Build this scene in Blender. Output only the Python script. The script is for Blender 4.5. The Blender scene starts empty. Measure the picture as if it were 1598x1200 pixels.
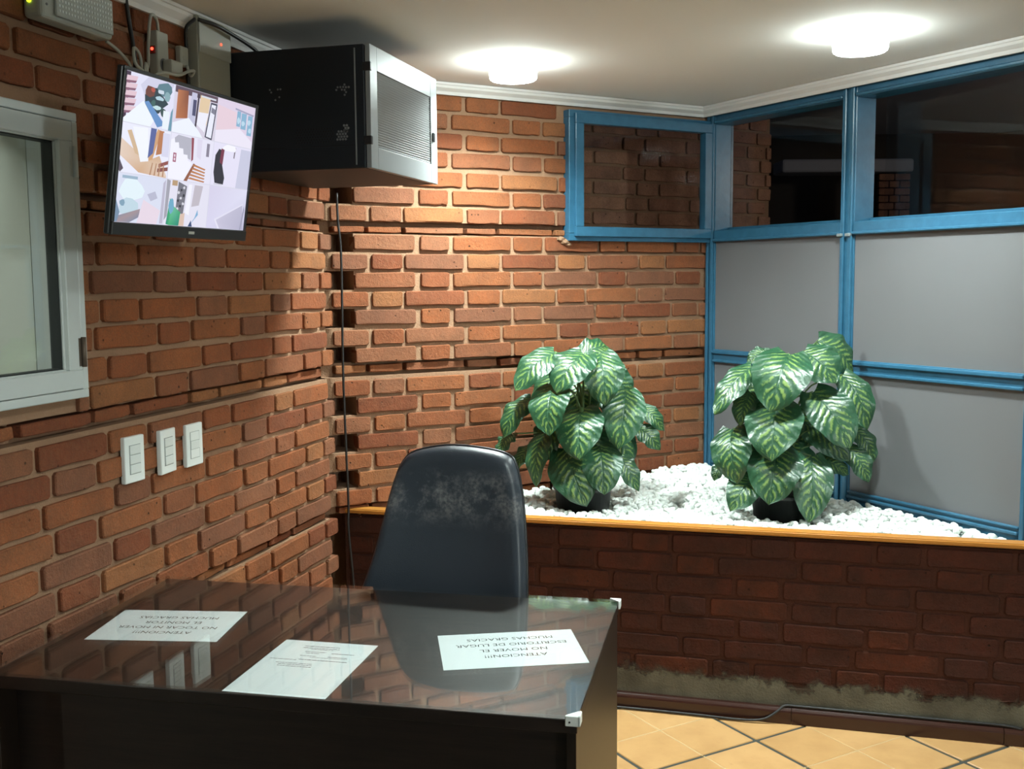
import bpy, bmesh, math, random
from mathutils import Vector, Matrix, Euler
random.seed(7)
scene = bpy.context.scene
COL = scene.collection

# ------------------------------------------------------------------ camera
cam_d = bpy.data.cameras.new('camera')
cam_d.sensor_fit = 'HORIZONTAL'; cam_d.sensor_width = 36.0; cam_d.lens = 37.416
cam_d.clip_start = 0.02; cam_d.clip_end = 60
cam = bpy.data.objects.new('camera', cam_d); COL.objects.link(cam)
cam.matrix_world = Matrix(((0.965197, -0.018381, 0.260878, 0.0),
                           (0.261415, 0.096701, -0.960370, 0.0),
                           (-0.007574, 0.995144, 0.098141, 1.52185),
                           (0, 0, 0, 1)))
scene.camera = cam

# ------------------------------------------------------------------ world (night outside)
world = bpy.data.worlds.new('world'); scene.world = world
world.use_nodes = True
bg = world.node_tree.nodes['Background']
bg.inputs[0].default_value = (0.55, 0.60, 0.80, 1); bg.inputs[1].default_value = 0.010

# ------------------------------------------------------------------ exposure
scene.view_settings.view_transform = 'Standard'
scene.view_settings.look = 'None'
scene.view_settings.gamma = 1.0
scene.view_settings.use_curve_mapping = False
scene.view_settings.exposure = 0.06
LAMP_STRENGTH = 1080.0      # radiance of the round ceiling lamps
LAMP_RIM_STRENGTH = 44.0   # the diffuser's side is much dimmer than its face
LAMP_COLOR = (.87, 1.0, .965)
ROOM_LAMP_STRENGTH = 330.0  # the globe lamp over the far side of the room
ROOM_LAMP_COLOR = (.88, 1.0, .98)
OFFICE_W = 7.            # unseen fill light added behind the aluminium window to brighten its pane
YARD_W = 38.              # unseen fill light added beyond the partition to brighten the yard bricks

def light(name, kind, loc, energy, size=.2, color=(1, 1, 1), rot=(0, 0, 0)):
    d = bpy.data.lights.new(name, kind); d.energy = energy; d.color = color
    if kind == 'AREA': d.shape = 'DISK'; d.size = size
    else: d.shadow_soft_size = size
    o = bpy.data.objects.new(name, d); COL.objects.link(o); o.location = loc; o.rotation_euler = rot
    return o
light('office_fill_light', 'AREA', (-2.1, 1.25, 2.2), OFFICE_W, .3, (.93, 1, .93))
light('yard_fill_light', 'POINT', (2.7, 5.0, 2.2), YARD_W, .1, (1, .9, .8))

# ================================================================== helpers
def srgb(r, g, b):
    f = lambda c: (c / 255 / 12.92) if c / 255 <= .04045 else ((c / 255 + .055) / 1.055) ** 2.4
    return (f(r), f(g), f(b), 1)

class NT:
    def __init__(s, name):
        s.m = bpy.data.materials.new(name); s.m.use_nodes = True
        s.t = s.m.node_tree; s.t.nodes.clear()
        s.out = s.t.nodes.new('ShaderNodeOutputMaterial')
    def n(s, typ, **kw):
        nd = s.t.nodes.new('ShaderNode' + typ)
        for k, v in kw.items():
            if k in ('ins',):
                for kk, vv in v.items(): s.set(nd, kk, vv)
            else: setattr(nd, k, v)
        return nd
    def set(s, nd, k, v):
        i = nd.inputs[k]
        if isinstance(v, tuple) and len(v) == 2 and hasattr(v[0], 'outputs'): s.t.links.new(v[0].outputs[v[1]], i)
        elif hasattr(v, 'outputs'): s.t.links.new(v.outputs[0], i)
        else: i.default_value = v
    def math(s, op, a, b=None, c=None, clamp=False):
        nd = s.n('Math', operation=op, use_clamp=clamp); s.set(nd, 0, a)
        if b is not None: s.set(nd, 1, b)
        if c is not None: s.set(nd, 2, c)
        return nd
    def mix(s, fac, a, b, typ='MIX'):
        nd = s.n('Mix', data_type='RGBA', blend_type=typ)
        s.set(nd, 0, fac); s.set(nd, 6, a); s.set(nd, 7, b)
        return (nd, 2)
    def ramp(s, fac, stops, interp='LINEAR'):
        nd = s.n('ValToRGB'); cr = nd.color_ramp; cr.interpolation = interp
        while len(cr.elements) < len(stops): cr.elements.new(0.5)
        for e, (p, c) in zip(cr.elements, stops):
            e.position = p; e.color = c if len(c) == 4 else (*c, 1)
        s.set(nd, 0, fac); return nd
    def noise(s, scale, vec=None, detail=4, rough=.55):
        nd = s.n('TexNoise'); nd.inputs['Scale'].default_value = scale
        nd.inputs['Detail'].default_value = detail; nd.inputs['Roughness'].default_value = rough
        if vec is not None: s.set(nd, 'Vector', vec)
        return nd
    def pos(s): return (s.n('NewGeometry'), 'Position')
    def obj(s): return (s.n('TexCoord'), 'Object')
    def bump(s, h, strength=.3, dist=.005):
        nd = s.n('Bump'); nd.inputs['Strength'].default_value = strength; nd.inputs['Distance'].default_value = dist
        s.set(nd, 'Height', h); return nd
    def bsdf(s, color, rough=.5, metal=0., spec=.5, normal=None, **kw):
        nd = s.n('BsdfPrincipled'); s.set(nd, 'Base Color', color); s.set(nd, 'Roughness', rough)
        s.set(nd, 'Metallic', metal); s.set(nd, 'Specular IOR Level', spec)
        if normal is not None: s.set(nd, 'Normal', normal)
        for k, v in kw.items(): s.set(nd, k, v)
        s.t.links.new(nd.outputs[0], s.out.inputs[0]); return nd
    def end(s, sh): s.t.links.new(sh.outputs[0], s.out.inputs[0]); return s.m

def plain(name, col, rough=.5, metal=0., spec=.5, grain=0., gscale=200, bumpk=0.):
    t = NT(name); c = col; nm = None
    if grain or bumpk:
        nz = t.noise(gscale, t.pos())
        if grain:
            c = t.mix(t.math('MULTIPLY', nz, grain), col, tuple(x * .45 for x in col[:3]) + (1,))
        if bumpk: nm = t.bump(nz, bumpk, .002)
    t.bsdf(c, rough, metal, spec, nm); return t.m

def brick_material(name, tones, dirt=.35, dirt_col=(.05, .035, .025, 1), dust=(.30, .135, .066, 1)):
    t = NT(name); oi = t.n('ObjectInfo'); p = t.pos()
    n = len(tones)
    base = t.ramp((oi, 'Random'), [(i / n, c) for i, c in enumerate(tones)], 'CONSTANT')
    shift = t.math('MULTIPLY', (oi, 'Random'), 37.0)
    vec = t.n('VectorMath', operation='ADD'); t.set(vec, 0, p); t.set(vec, 1, shift)
    n1 = t.noise(11, vec, 5, .6); n2 = t.noise(70, vec, 4, .7)
    c = t.mix(t.math('MULTIPLY', t.ramp(n1, [(.35, (0, 0, 0)), (.72, (1, 1, 1))]), dirt), base, dirt_col)
    c = t.mix(t.ramp(n2, [(.42, (0, 0, 0)), (.85, (.35, .35, .35))]), c, dust)
    vo = t.n('TexVoronoi'); vo.inputs['Scale'].default_value = 34; t.set(vo, 'Vector', vec)
    pit = t.ramp((vo, 'Distance'), [(.05, (0, 0, 0)), (.14, (1, 1, 1))])
    pm = t.ramp(t.noise(9, vec, 2), [(.5, (1, 1, 1)), (.6, (0, 0, 0))])
    pitm = t.math('MAXIMUM', pit, pm)
    c = t.mix(pitm, (.03, .018, .012, 1), c)
    h = t.math('ADD', t.math('MULTIPLY', n2, .5), t.math('ADD', t.math('MULTIPLY', n1, .6), t.math('MULTIPLY', pitm, .5)))
    c = t.mix(t.ramp(t.noise(240, vec, 2, .8), [(.35, (.36, .36, .36)), (.65, (0, 0, 0))]), c, dirt_col)
    t.bsdf(c, .9, 0, .2, t.bump(h, .85, .008)); return t.m

def glass_material(name, tint=(.93, .96, .95, 1), rough=0.0, ior=1.5):
    t = NT(name); g = t.n('NewGeometry')
    i = t.n('Mix', data_type='FLOAT'); t.set(i, 0, (g, 'Backfacing')); t.set(i, 2, ior); t.set(i, 3, 1 / ior)
    fr = t.n('Fresnel'); t.set(fr, 'IOR', i)
    tr = t.n('BsdfTransparent'); t.set(tr, 0, tint)
    gl = t.n('BsdfGlossy'); t.set(gl, 'Roughness', rough)
    mx = t.n('MixShader'); t.set(mx, 0, fr); t.set(mx, 1, tr); t.set(mx, 2, gl)
    return t.end(mx)

def emit(name, col, strength):
    t = NT(name); e = t.n('Emission'); t.set(e, 0, col); t.set(e, 1, strength); return t.end(e)

# ---- mesh building
class MB:
    def __init__(s): s.bm = bmesh.new()
    def _merge(s, other, mat=None):
        if mat is not None: bmesh.ops.transform(other, matrix=mat, verts=other.verts)
        me = bpy.data.meshes.new('tmp'); other.to_mesh(me); other.free(); s.bm.from_mesh(me); bpy.data.meshes.remove(me)
        return s
    def box(s, x0, x1, y0, y1, z0, z1, bevel=0., seg=1, mat=None):
        b = bmesh.new(); bmesh.ops.create_cube(b, size=1)
        bmesh.ops.transform(b, matrix=Matrix.Translation(((x0 + x1) / 2, (y0 + y1) / 2, (z0 + z1) / 2)) @ Matrix.Diagonal((abs(x1 - x0), abs(y1 - y0), abs(z1 - z0), 1)), verts=b.verts)
        if bevel: bmesh.ops.bevel(b, geom=list(b.edges), offset=bevel, segments=seg, affect='EDGES', profile=.5, clamp_overlap=True)
        return s._merge(b, mat)
    def tube(s, pts, r, n=8, cap=True, smooth=True):
        pts = [Vector(p) for p in pts]
        rs = r if isinstance(r, (list, tuple)) else [r] * len(pts)
        rings = []; up = Vector((0, 0, 1))
        for i, p in enumerate(pts):
            d = (pts[min(i + 1, len(pts) - 1)] - pts[max(i - 1, 0)]).normalized()
            ref = up if abs(d.dot(up)) < .95 else Vector((1, 0, 0))
            if i and 'prev' in dir(s): ref = s.prev
            a = (ref - d * ref.dot(d)).normalized(); b = d.cross(a); s.prev = a
            rings.append([s.bm.verts.new(p + (a * math.cos(k * math.tau / n) + b * math.sin(k * math.tau / n)) * rs[i]) for k in range(n)])
        if 'prev' in s.__dict__: del s.prev
        for q, w in zip(rings, rings[1:]):
            for k in range(n):
                f = s.bm.faces.new((q[k], q[(k + 1) % n], w[(k + 1) % n], w[k])); f.smooth = smooth
        if cap: s.bm.faces.new(rings[0][::-1]); s.bm.faces.new(rings[-1])
        return s
    def lathe(s, prof, n=32, c=(0, 0, 0), smooth=True, cap=True):
        rings = []
        for r, z in prof:
            rings.append([s.bm.verts.new((c[0] + r * math.cos(k * math.tau / n), c[1] + r * math.sin(k * math.tau / n), c[2] + z)) for k in range(n)])
        for q, w in zip(rings, rings[1:]):
            for k in range(n):
                f = s.bm.faces.new((q[k], q[(k + 1) % n], w[(k + 1) % n], w[k])); f.smooth = smooth
        if cap: s.bm.faces.new(rings[0][::-1]); s.bm.faces.new(rings[-1])
        return s
    def prism(s, poly, z0, z1):
        a = [s.bm.verts.new((x, y, z0)) for x, y in poly]; b = [s.bm.verts.new((x, y, z1)) for x, y in poly]
        s.bm.faces.new(a[::-1]); s.bm.faces.new(b); n = len(a)
        for k in range(n): s.bm.faces.new((a[k], a[(k + 1) % n], b[(k + 1) % n], b[k]))
        return s
    def profile(s, prof, length, axis='x'):
        # prof: list of (depth, z) swept along local x from 0..length
        a = [s.bm.verts.new((0, d, z)) for d, z in prof]; b = [s.bm.verts.new((length, d, z)) for d, z in prof]
        n = len(a); s.bm.faces.new(a); s.bm.faces.new(b[::-1])
        for k in range(n): s.bm.faces.new((a[k], b[k], b[(k + 1) % n], a[(k + 1) % n]))
        return s
    def xf(s, mat): bmesh.ops.transform(s.bm, matrix=mat, verts=s.bm.verts); return s
    def mesh(s, name, mat=None):
        bmesh.ops.recalc_face_normals(s.bm, faces=s.bm.faces)
        me = bpy.data.meshes.new(name); s.bm.to_mesh(me); s.bm.free()
        if mat: me.materials.append(mat)
        return me
    def build(s, name, mat, parent=None, loc=None, rz=None):
        return link(name, s.mesh(name, mat), parent, loc, rz)

def link(name, data, parent=None, loc=None, rz=None):
    o = bpy.data.objects.new(name, data); COL.objects.link(o)
    if parent is not None: o.parent = parent
    if loc is not None: o.location = loc
    if rz is not None: o.rotation_euler = (0, 0, rz)
    return o
def tag(o, label=None, cat=None, group=None, kind=None):
    if label: o['label'] = label
    if cat: o['category'] = cat
    if group: o['group'] = group
    if kind: o['kind'] = kind
    return o
def empty(name, loc=(0, 0, 0), rz=0., **kw):
    o = bpy.data.objects.new(name, None); COL.objects.link(o); o.location = loc; o.rotation_euler = (0, 0, rz)
    o.empty_display_size = .05
    return tag(o, **kw)
def arc(pts, steps=6):
    # Catmull-Rom through the points
    P = [Vector(p) for p in pts]; P = [P[0] * 2 - P[1]] + P + [P[-1] * 2 - P[-2]]; out = []
    for i in range(1, len(P) - 2):
        a, b, c, d = P[i - 1], P[i], P[i + 1], P[i + 2]
        for k in range(steps):
            t = k / steps
            out.append(.5 * ((2 * b) + (c - a) * t + (2 * a - 5 * b + 4 * c - d) * t * t + (3 * b - a - 3 * c + d) * t ** 3))
    out.append(P[-2]); return out

# ================================================================== materials
M_brick = brick_material('brick_clay', [(0.27, 0.07888, 0.0308, 1), (0.318, 0.1044, 0.0396, 1), (0.222, 0.06032, 0.0253, 1), (0.336, 0.1276, 0.0495, 1), (0.288, 0.087, 0.0341, 1), (0.234, 0.08816, 0.0473, 1), (0.306, 0.0928, 0.033, 1), (0.27, 0.09164, 0.0418, 1), (0.252, 0.07192, 0.0297, 1), (0.282, 0.1067, 0.0528, 1), (0.3, 0.09744, 0.0363, 1)])
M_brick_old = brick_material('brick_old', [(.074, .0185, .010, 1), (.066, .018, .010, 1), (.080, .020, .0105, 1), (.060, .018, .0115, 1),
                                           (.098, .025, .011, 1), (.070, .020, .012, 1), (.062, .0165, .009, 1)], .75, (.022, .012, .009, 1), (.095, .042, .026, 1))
def mortar_material(name, a, b):
    t = NT(name); p = t.pos(); n1 = t.noise(7, p, 4); n2 = t.noise(120, p, 3, .7)
    c = t.mix(n1, a, b); t.bsdf(c, .95, 0, .15, t.bump(t.math('ADD', n2, t.math('MULTIPLY', n1, .8)), .6, .006)); return t.m
M_mortar = mortar_material('mortar', (.37, .22, .135, 1), (.26, .15, .092, 1))
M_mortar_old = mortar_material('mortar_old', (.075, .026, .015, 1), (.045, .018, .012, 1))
def cement_material():
    t = NT('cement'); p = t.pos(); n1 = t.noise(7, p, 4); n2 = t.noise(120, p, 3, .7); n3 = t.noise(16, p, 5, .65)
    c = t.mix(t.ramp(n1, [(.3, (0, 0, 0)), (.7, (1, 1, 1))]), (.135, .125, .092, 1), (.060, .052, .038, 1))
    d = t.bsdf(c, .95, 0, .15, t.bump(t.math('ADD', n2, t.math('MULTIPLY', n1, .8)), .6, .006))
    sep = t.n('SeparateXYZ'); t.set(sep, 0, p)
    k = t.math('ADD', (sep, 'Z'), t.math('MULTIPLY', t.math('SUBTRACT', n3, .5), .16))
    f = t.ramp(t.math('ADD', k, t.math('MULTIPLY', (sep, 'X'), .008)), [(.118, (0, 0, 0)), (.150, (1, 1, 1))])
    tr = t.n('BsdfTransparent'); mx = t.n('MixShader'); t.set(mx, 0, f); t.set(mx, 1, d); t.set(mx, 2, tr)
    return t.end(mx)
M_cement = cement_material()
M_ceiling = plain('ceiling_paint', (.80, .78, .75, 1), .9, bumpk=.05, gscale=90)
M_cornice = plain('cornice_paint', (.70, .68, .66, 1), .6)
M_wallpaint = plain('wall_paint', (.38, .35, .30, 1), .9, bumpk=.05)
M_white_plaster = plain('white_plaster', (.62, .64, .58, 1), .9)
M_plastic = plain('white_plastic', (.80, .84, .82, 1), .35)
M_plastic_key = plain('white_plastic_key', (.72, .76, .74, 1), .3)
M_plastic_old = plain('ivory_plastic', (.42, .43, .38, 1), .4)
M_box = plain('beige_enamel', (.36, .36, .30, 1), .5)
M_alu = plain('white_aluminium', (.60, .64, .63, 1), .35, 0, .5)
M_gasket = plain('black_gasket', (.02, .025, .025, 1), .6)
M_hinge = plain('brown_metal', (.16, .12, .09, 1), .5, .6)
M_black_plastic = plain('black_plastic', (.012, .012, .014, 1), .35)
M_cable = plain('black_cable', (.012, .011, .011, 1), .45)
M_cord = plain('ivory_cord', (.40, .40, .35, 1), .5)
M_rack = plain('rack_black', (.011, .014, .019, 1), .55, .0, .3, bumpk=.04, gscale=600)
M_silver = plain('silver_paint', (.24, .25, .255, 1), .42, .2)
M_slat = plain('silver_slat', (.34, .355, .36, 1), .45, .2)
M_dark = plain('dark_cavity', (.01, .01, .012, 1), .9)
M_gap = plain('shadow_gap_grey', (.30, .33, .32, 1), .6)
M_hole = plain('hole_grey', (.16, .16, .17, 1), .6)
M_paper = plain('paper', (.86, .92, .94, 1), .8)
M_ink = plain('ink', (.02, .02, .022, 1), .8)
M_ink_soft = plain('ink_soft', (.16, .16, .18, 1), .8)
M_pot = plain('pot_plastic', (.006, .007, .007, 1), .45)
M_soil = plain('soil', (.02, .015, .01, 1), .95, bumpk=.5, gscale=90)
M_chrome = plain('chrome', (.5, .5, .5, 1), .2, 1)
M_stem = plain('stem_green', (.10, .17, .06, 1), .5)
M_glass = glass_material('clear_glass', (.96, .98, .97, 1))
M_glass_dark = glass_material('window_glass', (.95, .96, .96, 1), 0, 1.3)
M_glass_top = glass_material('desk_glass', (.985, .995, .99, 1))

def blue_paint():
    t = NT('blue_enamel'); p = t.pos(); n1 = t.noise(26, p, 3); n2 = t.noise(150, p, 2)
    c = t.mix(t.ramp(n1, [(.3, (0, 0, 0)), (.75, (1, 1, 1))]), (.025, .108, .188, 1), (.036, .136, .228, 1))
    t.bsdf(c, .3, 0, .5, t.bump(t.math('ADD', n1, t.math('MULTIPLY', n2, .3)), .12, .004)); return t.m
M_blue = blue_paint()

def frosted():
    t = NT('frosted_glass'); p = t.pos(); n1 = t.noise(2.2, p, 2); n2 = t.noise(700, p, 2)
    c = t.mix(n1, (.22, .22, .232, 1), (.18, .18, .192, 1))
    d = t.bsdf(c, .42, 0, .35, t.bump(n2, .12, .001))
    tl = t.n('BsdfTranslucent'); t.set(tl, 0, (.3, .32, .33, 1))
    mx = t.n('MixShader'); t.set(mx, 0, .25); t.set(mx, 1, d); t.set(mx, 2, tl)
    return t.end(mx)
M_frost = frosted()

def wood(name, a, b, axis, rough=.35, stretch=22., spec=.5):
    t = NT(name); mp = t.n('Mapping'); t.set(mp, 'Vector', t.obj())
    sc = [stretch] * 3; sc[axis] = stretch / 16; mp.inputs['Scale'].default_value = sc
    n1 = t.noise(1.6, mp, 6, .65); n2 = t.noise(9, mp, 3, .6)
    f = t.ramp(t.math('ADD', t.math('MULTIPLY', n1, .75), t.math('MULTIPLY', n2, .25)), [(.36, (0, 0, 0)), (.64, (1, 1, 1))])
    t.bsdf(t.mix(f, a, b), rough, 0, spec, t.bump(n2, .08, .002)); return t.m
M_desk = wood('wenge_laminate', (.022, .013, .010, 1), (.008, .005, .004, 1), 0, .42, 40)
M_desk_side = wood('wenge_laminate_upright', (.018, .010, .006, 1), (.010, .006, .004, 1), 2, .40, 40)
M_ledge = wood('varnished_pine', (.52, .225, .045, 1), (.36, .140, .026, 1), 0, .3, 12, .3)
M_baseboard = plain('glazed_brown_ceramic', (.036, .013, .009, 1), .2, bumpk=.1, gscale=40)

def tile_material():
    t = NT('ochre_tile'); p = t.pos(); oi = t.n('ObjectInfo')
    n1 = t.noise(9, p, 4); n2 = t.noise(45, p, 4)
    c = t.ramp((oi, 'Random'), [(0, (.50, .285, .115)), (.5, (.54, .315, .135)), (1, (.47, .265, .105))])
    c = t.mix(t.math('MULTIPLY', t.ramp(n1, [(.4, (0, 0, 0)), (.75, (1, 1, 1))]), .5), c, (.36, .19, .07, 1))
    c = t.mix(t.ramp(n2, [(.62, (0, 0, 0)), (.9, (.5, .5, .5))]), c, (.30, .15, .05, 1))
    t.bsdf(c, .36, 0, .4, t.bump(n1, .06, .004)); return t.m
M_tile = tile_material()
M_grout = plain('dark_grout', (.055, .06, .05, 1), .95, grain=.5, gscale=60, bumpk=.5)
M_grout_light = plain('pale_grout', (.46, .33, .17, 1), .9)

def leather():
    t = NT('black_leather'); o = t.obj(); n1 = t.noise(260, o, 4, .6); n2 = t.noise(16, o, 5, .7); n3 = t.noise(120, o, 3)
    sep = t.n('SeparateXYZ'); t.set(sep, 0, o)
    band = t.ramp((sep, 'Z'), [(.0, (0, 0, 0)), (.17, (0, 0, 0)), (.25, (.6, .6, .6)), (.295, (.5, .5, .5)), (.335, (0, 0, 0))])
    w = t.math('MULTIPLY', band, t.math('MULTIPLY', t.ramp(n2, [(.42, (0, 0, 0)), (.62, (1, 1, 1))]), t.ramp(n3, [(.35, (.2, .2, .2)), (.6, (1, 1, 1))])))
    c = t.mix(w, (.026, .034, .046, 1), (.26, .25, .245, 1))
    cr = t.n('TexVoronoi'); cr.inputs['Scale'].default_value = 190; cr.feature = 'DISTANCE_TO_EDGE'; t.set(cr, 'Vector', o)
    t.bsdf(c, t.math('ADD', .40, t.math('MULTIPLY', w, .4)), 0, .55, t.bump(t.math('ADD', t.math('MULTIPLY', cr, .5), t.math('MULTIPLY', n1, .5)), .28, .002)); return t.m
M_leather = leather()
M_leather_edge = plain('black_leather_piping', (.010, .011, .013, 1), .3)

def leaf_material():
    t = NT('variegated_leaf'); uv = t.n('UVMap'); sep = t.n('SeparateXYZ'); t.set(sep, 0, uv)
    u = t.math('SUBTRACT', (sep, 'X'), .5); au = t.math('MULTIPLY', t.math('ABSOLUTE', u), 2.0)
    v = (sep, 'Y'); oi = t.n('ObjectInfo')
    nv = t.n('Mapping'); t.set(nv, 'Vector', uv)
    add = t.n('VectorMath', operation='ADD'); t.set(add, 0, uv); t.set(add, 1, t.math('MULTIPLY', (oi, 'Random'), 9.))
    n1 = t.noise(7, add, 3); n2 = t.noise(22, add, 2)
    # side veins sweep towards the tip
    ph = t.math('ADD', t.math('MULTIPLY', v, 8.5), t.math('MULTIPLY', au, -2.4))
    ph = t.math('ADD', ph, t.math('MULTIPLY', n1, 1.1))
    s = t.math('SINE', t.math('MULTIPLY', ph, 6.2832))
    stripe = t.ramp(t.math('MULTIPLY_ADD', s, .5, .5), [(.42, (0, 0, 0)), (.95, (1, 1, 1))])
    reach = t.ramp(t.math('ADD', au, t.math('MULTIPLY', t.math('SUBTRACT', n2, .5), 1.1)), [(.05, (0, 0, 0)), (.16, (1, 1, 1)), (.42, (.9, .9, .9)), (.66, (0, 0, 0))])
    m = t.math('MULTIPLY', stripe, reach)
    rib = t.ramp(au, [(.015, (1, 1, 1)), (.04, (0, 0, 0))])
    base = t.mix(n1, (.012, .058, .024, 1), (.026, .098, .046, 1))
    c = t.mix(t.math('MULTIPLY', m, .75), base, (.24, .36, .085, 1))
    c = t.mix(t.math('MULTIPLY', rib, .5), c, (.02, .08, .03, 1))
    h = t.math('ADD', t.math('MULTIPLY', s, .5), t.math('MULTIPLY', rib, -1.5))
    d = t.bsdf(c, .36, 0, .75, t.bump(h, .35, .004))
    tl = t.n('BsdfTranslucent'); t.set(tl, 0, c)
    mx = t.n('MixShader'); t.set(mx, 0, .18); t.set(mx, 1, d); t.set(mx, 2, tl)
    return t.end(mx)
M_leaf = leaf_material()

def pebble_material():
    t = NT('white_pebble'); oi = t.n('ObjectInfo'); p = t.pos(); n1 = t.noise(38, p, 2); n2 = t.noise(160, p, 3)
    c = t.mix(n1, (.84, .87, .84, 1), (.66, .70, .66, 1))
    t.bsdf(c, .65, 0, .4, t.bump(n2, .2, .002)); return t.m
M_pebble = pebble_material()
M_lamp = emit('lamp_diffuser', (*LAMP_COLOR, 1), LAMP_STRENGTH)
M_lamp_b = emit('lamp_diffuser_dimmer', (*LAMP_COLOR, 1), LAMP_STRENGTH * .74)  # second ceiling lamp, set to a lower strength
M_lamp_c = emit('lamp_diffuser_fill', (*LAMP_COLOR, 1), LAMP_STRENGTH * .55)  # for the added fill lamp by the desk
M_lamp_rim = emit('lamp_diffuser_side', (*LAMP_COLOR, 1), LAMP_RIM_STRENGTH)
M_room_lamp = emit('globe_glass', (*ROOM_LAMP_COLOR, 1), ROOM_LAMP_STRENGTH)
M_led_red = emit('red_led', (1, .06, .03, 1), 4.)
M_led_green = emit('green_led', (.65, 1, .02, 1), 3.)

# ================================================================== setting
WX = -1.659                      # face of the left wall
CY = 3.60                        # where left and back walls meet
CEIL = 2.268
R2 = 2 ** .5
U = Vector((1, 1, 0)) / R2       # along the back wall
NB = Vector((1, -1, 0)) / R2     # back wall normal, into the room
K = Vector((-.408, 4.851, 0))    # back wall / partition corner
PT = Vector((1, -1, 0)) / R2     # along the partition
LEDGE_Z = .668

# ---- floor
floor = tag(MB().box(-3.2, 6.2, -3.4, 11.2, -.08, -.004).build('floor', M_grout), kind='structure')
def tile_mesh():
    h = .1085; m = MB(); m.box(-h, h, -h, h, -.012, 0, .0022, 1); return m.mesh('tile', M_tile)
tm = tile_mesh()
seam_me = MB().box(-.222, .222, -.0026, .0026, -.012, -.0008).mesh('grout_line', M_grout_light)
ta = math.radians(45); e1 = Vector((math.cos(ta), math.sin(ta), 0)); e2 = Vector((-math.sin(ta), math.cos(ta), 0))
T0 = Vector((-.117, 3.477, 0)); SC = .45
n_t = 0
for i in range(-9, 10):
    for j in range(-9, 10):
        o0 = T0 + e1 * (i * SC) + e2 * (j * SC)
        ctr = o0 + (e1 + e2) * (SC / 2)
        if not (-1.75 < ctr.x < 2.2 and 1.25 < ctr.y < 3.95): continue
        for a in (0, 1):
            for b in (0, 1):
                c = ctr + e1 * (.1095 * (2 * a - 1)) + e2 * (.1095 * (2 * b - 1))
                if c.y > 3.74 or c.x < -1.6: continue
                link('tile', tm, floor, (c.x, c.y, random.uniform(-.0006, .0006)), ta); n_t += 1
        for q in (0, 1):
            if ctr.y < 3.5 and ctr.x > -1.3: link('grout_line', seam_me, floor, (ctr.x, ctr.y, 0), ta + q * math.pi / 2)

# ---- ceiling and the rest of the shell
tag(MB().prism([(-1.9, -3.2), (6.0, -3.2), (6.0, 2.3), (1.86, 2.58), (K.x + .06, K.y + .06), (-1.9, K.y - 1.35)], CEIL, CEIL + .06).build('ceiling', M_ceiling), kind='structure')
tag(MB().box(.58, .76, -3.2, 1.3, 2.02, CEIL).build('shade_beam', M_ceiling), kind='structure')  # unseen ceiling beam added to shade the top of the left wall
tag(MB().box(-1.9, 6.0, -3.3, -3.2, 0, CEIL).build('wall_rear', M_wallpaint), kind='structure')
tag(MB().box(6.0, 6.1, -3.3, 2.4, 0, CEIL).build('wall_right', M_wallpaint), kind='structure')
tag(MB().box(1.86, 6.0, 2.56, 2.66, 0, CEIL).build('wall_front', M_wallpaint), kind='structure')
tag(MB().box(WX - .2, WX, -3.2, 1.35, 0, CEIL).build('wall_left_rear', M_wallpaint), kind='structure')

# ---- bricks
def brick_mesh(L, H, D=.05, thin=False):
    rnd = random.Random(random.random())
    a, b = L / 2, H / 2; c = min(.006, H * .14); j = .0013; g = lambda q: rnd.uniform(-q, q)
    pts = [(-a + c, -b), (-a * .45 + g(.2) * a, -b + g(.0022)), (a * .1 + g(.2) * a, -b + g(.0026)), (a * .55 + g(.15) * a, -b + g(.0022)), (a - c, -b), (a, -b + c), (a, b - c), (a - c, b), (g(.3) * a, b + g(.0016)), (-a + c, b), (-a, b - c), (-a, -b + c)]
    pts = [(x + g(j), z + g(j)) for x, z in pts]
    bm = bmesh.new(); ins = .0026
    back = [bm.verts.new((x, D, z)) for x, z in pts]
    mid = [bm.verts.new((x, .0028 + g(.001), z)) for x, z in pts]
    fr = [bm.verts.new((x * (1 - ins / a), g(.0010), z * (1 - ins / b))) for x, z in pts]
    n = len(pts)
    for k in range(n):
        bm.faces.new((back[k], back[(k + 1) % n], mid[(k + 1) % n], mid[k]))
        bm.faces.new((mid[k], mid[(k + 1) % n], fr[(k + 1) % n], fr[k]))
    f = bm.faces.new(fr)
    bmesh.ops.recalc_face_normals(bm, faces=bm.faces)
    me = bpy.data.meshes.new('brick'); bm.to_mesh(me); bm.free(); return me
BR = {}
for key, (L, H) in dict(S=(.25, .056), H=(.125, .056), TS=(.25, .03), TH=(.125, .03)).items():
    BR[key] = [(brick_mesh(L, H), L, H) for _ in range(7)]
BRM = {}
def brick(parent, mat, org, u, nin, rz, s0, s1, z0, z1, depth=0.):
    """one brick between s0..s1 along the wall, z0..z1; org = wall origin, u = along, nin = into the wall"""
    w, h = s1 - s0, z1 - z0
    key = ('S' if w > .17 else 'H') if h > .042 else ('TS' if w > .17 else 'TH')
    me, L, H = random.choice(BR[key])
    k2 = (me.name, mat.name)
    if k2 not in BRM:
        m2 = me.copy(); m2.materials.append(mat); BRM[k2] = m2
    p = org + u * ((s0 + s1) / 2) + nin * (depth + random.uniform(-.002, .002))
    o = link('brick', BRM[k2], parent, (p.x, p.y, (z0 + z1) / 2))
    o.rotation_euler = (random.uniform(-.012, .012), random.uniform(-.008, .008), rz + random.uniform(-.010, .010))
    o.scale = (w / L, 1, h / H)
    return o

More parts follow.
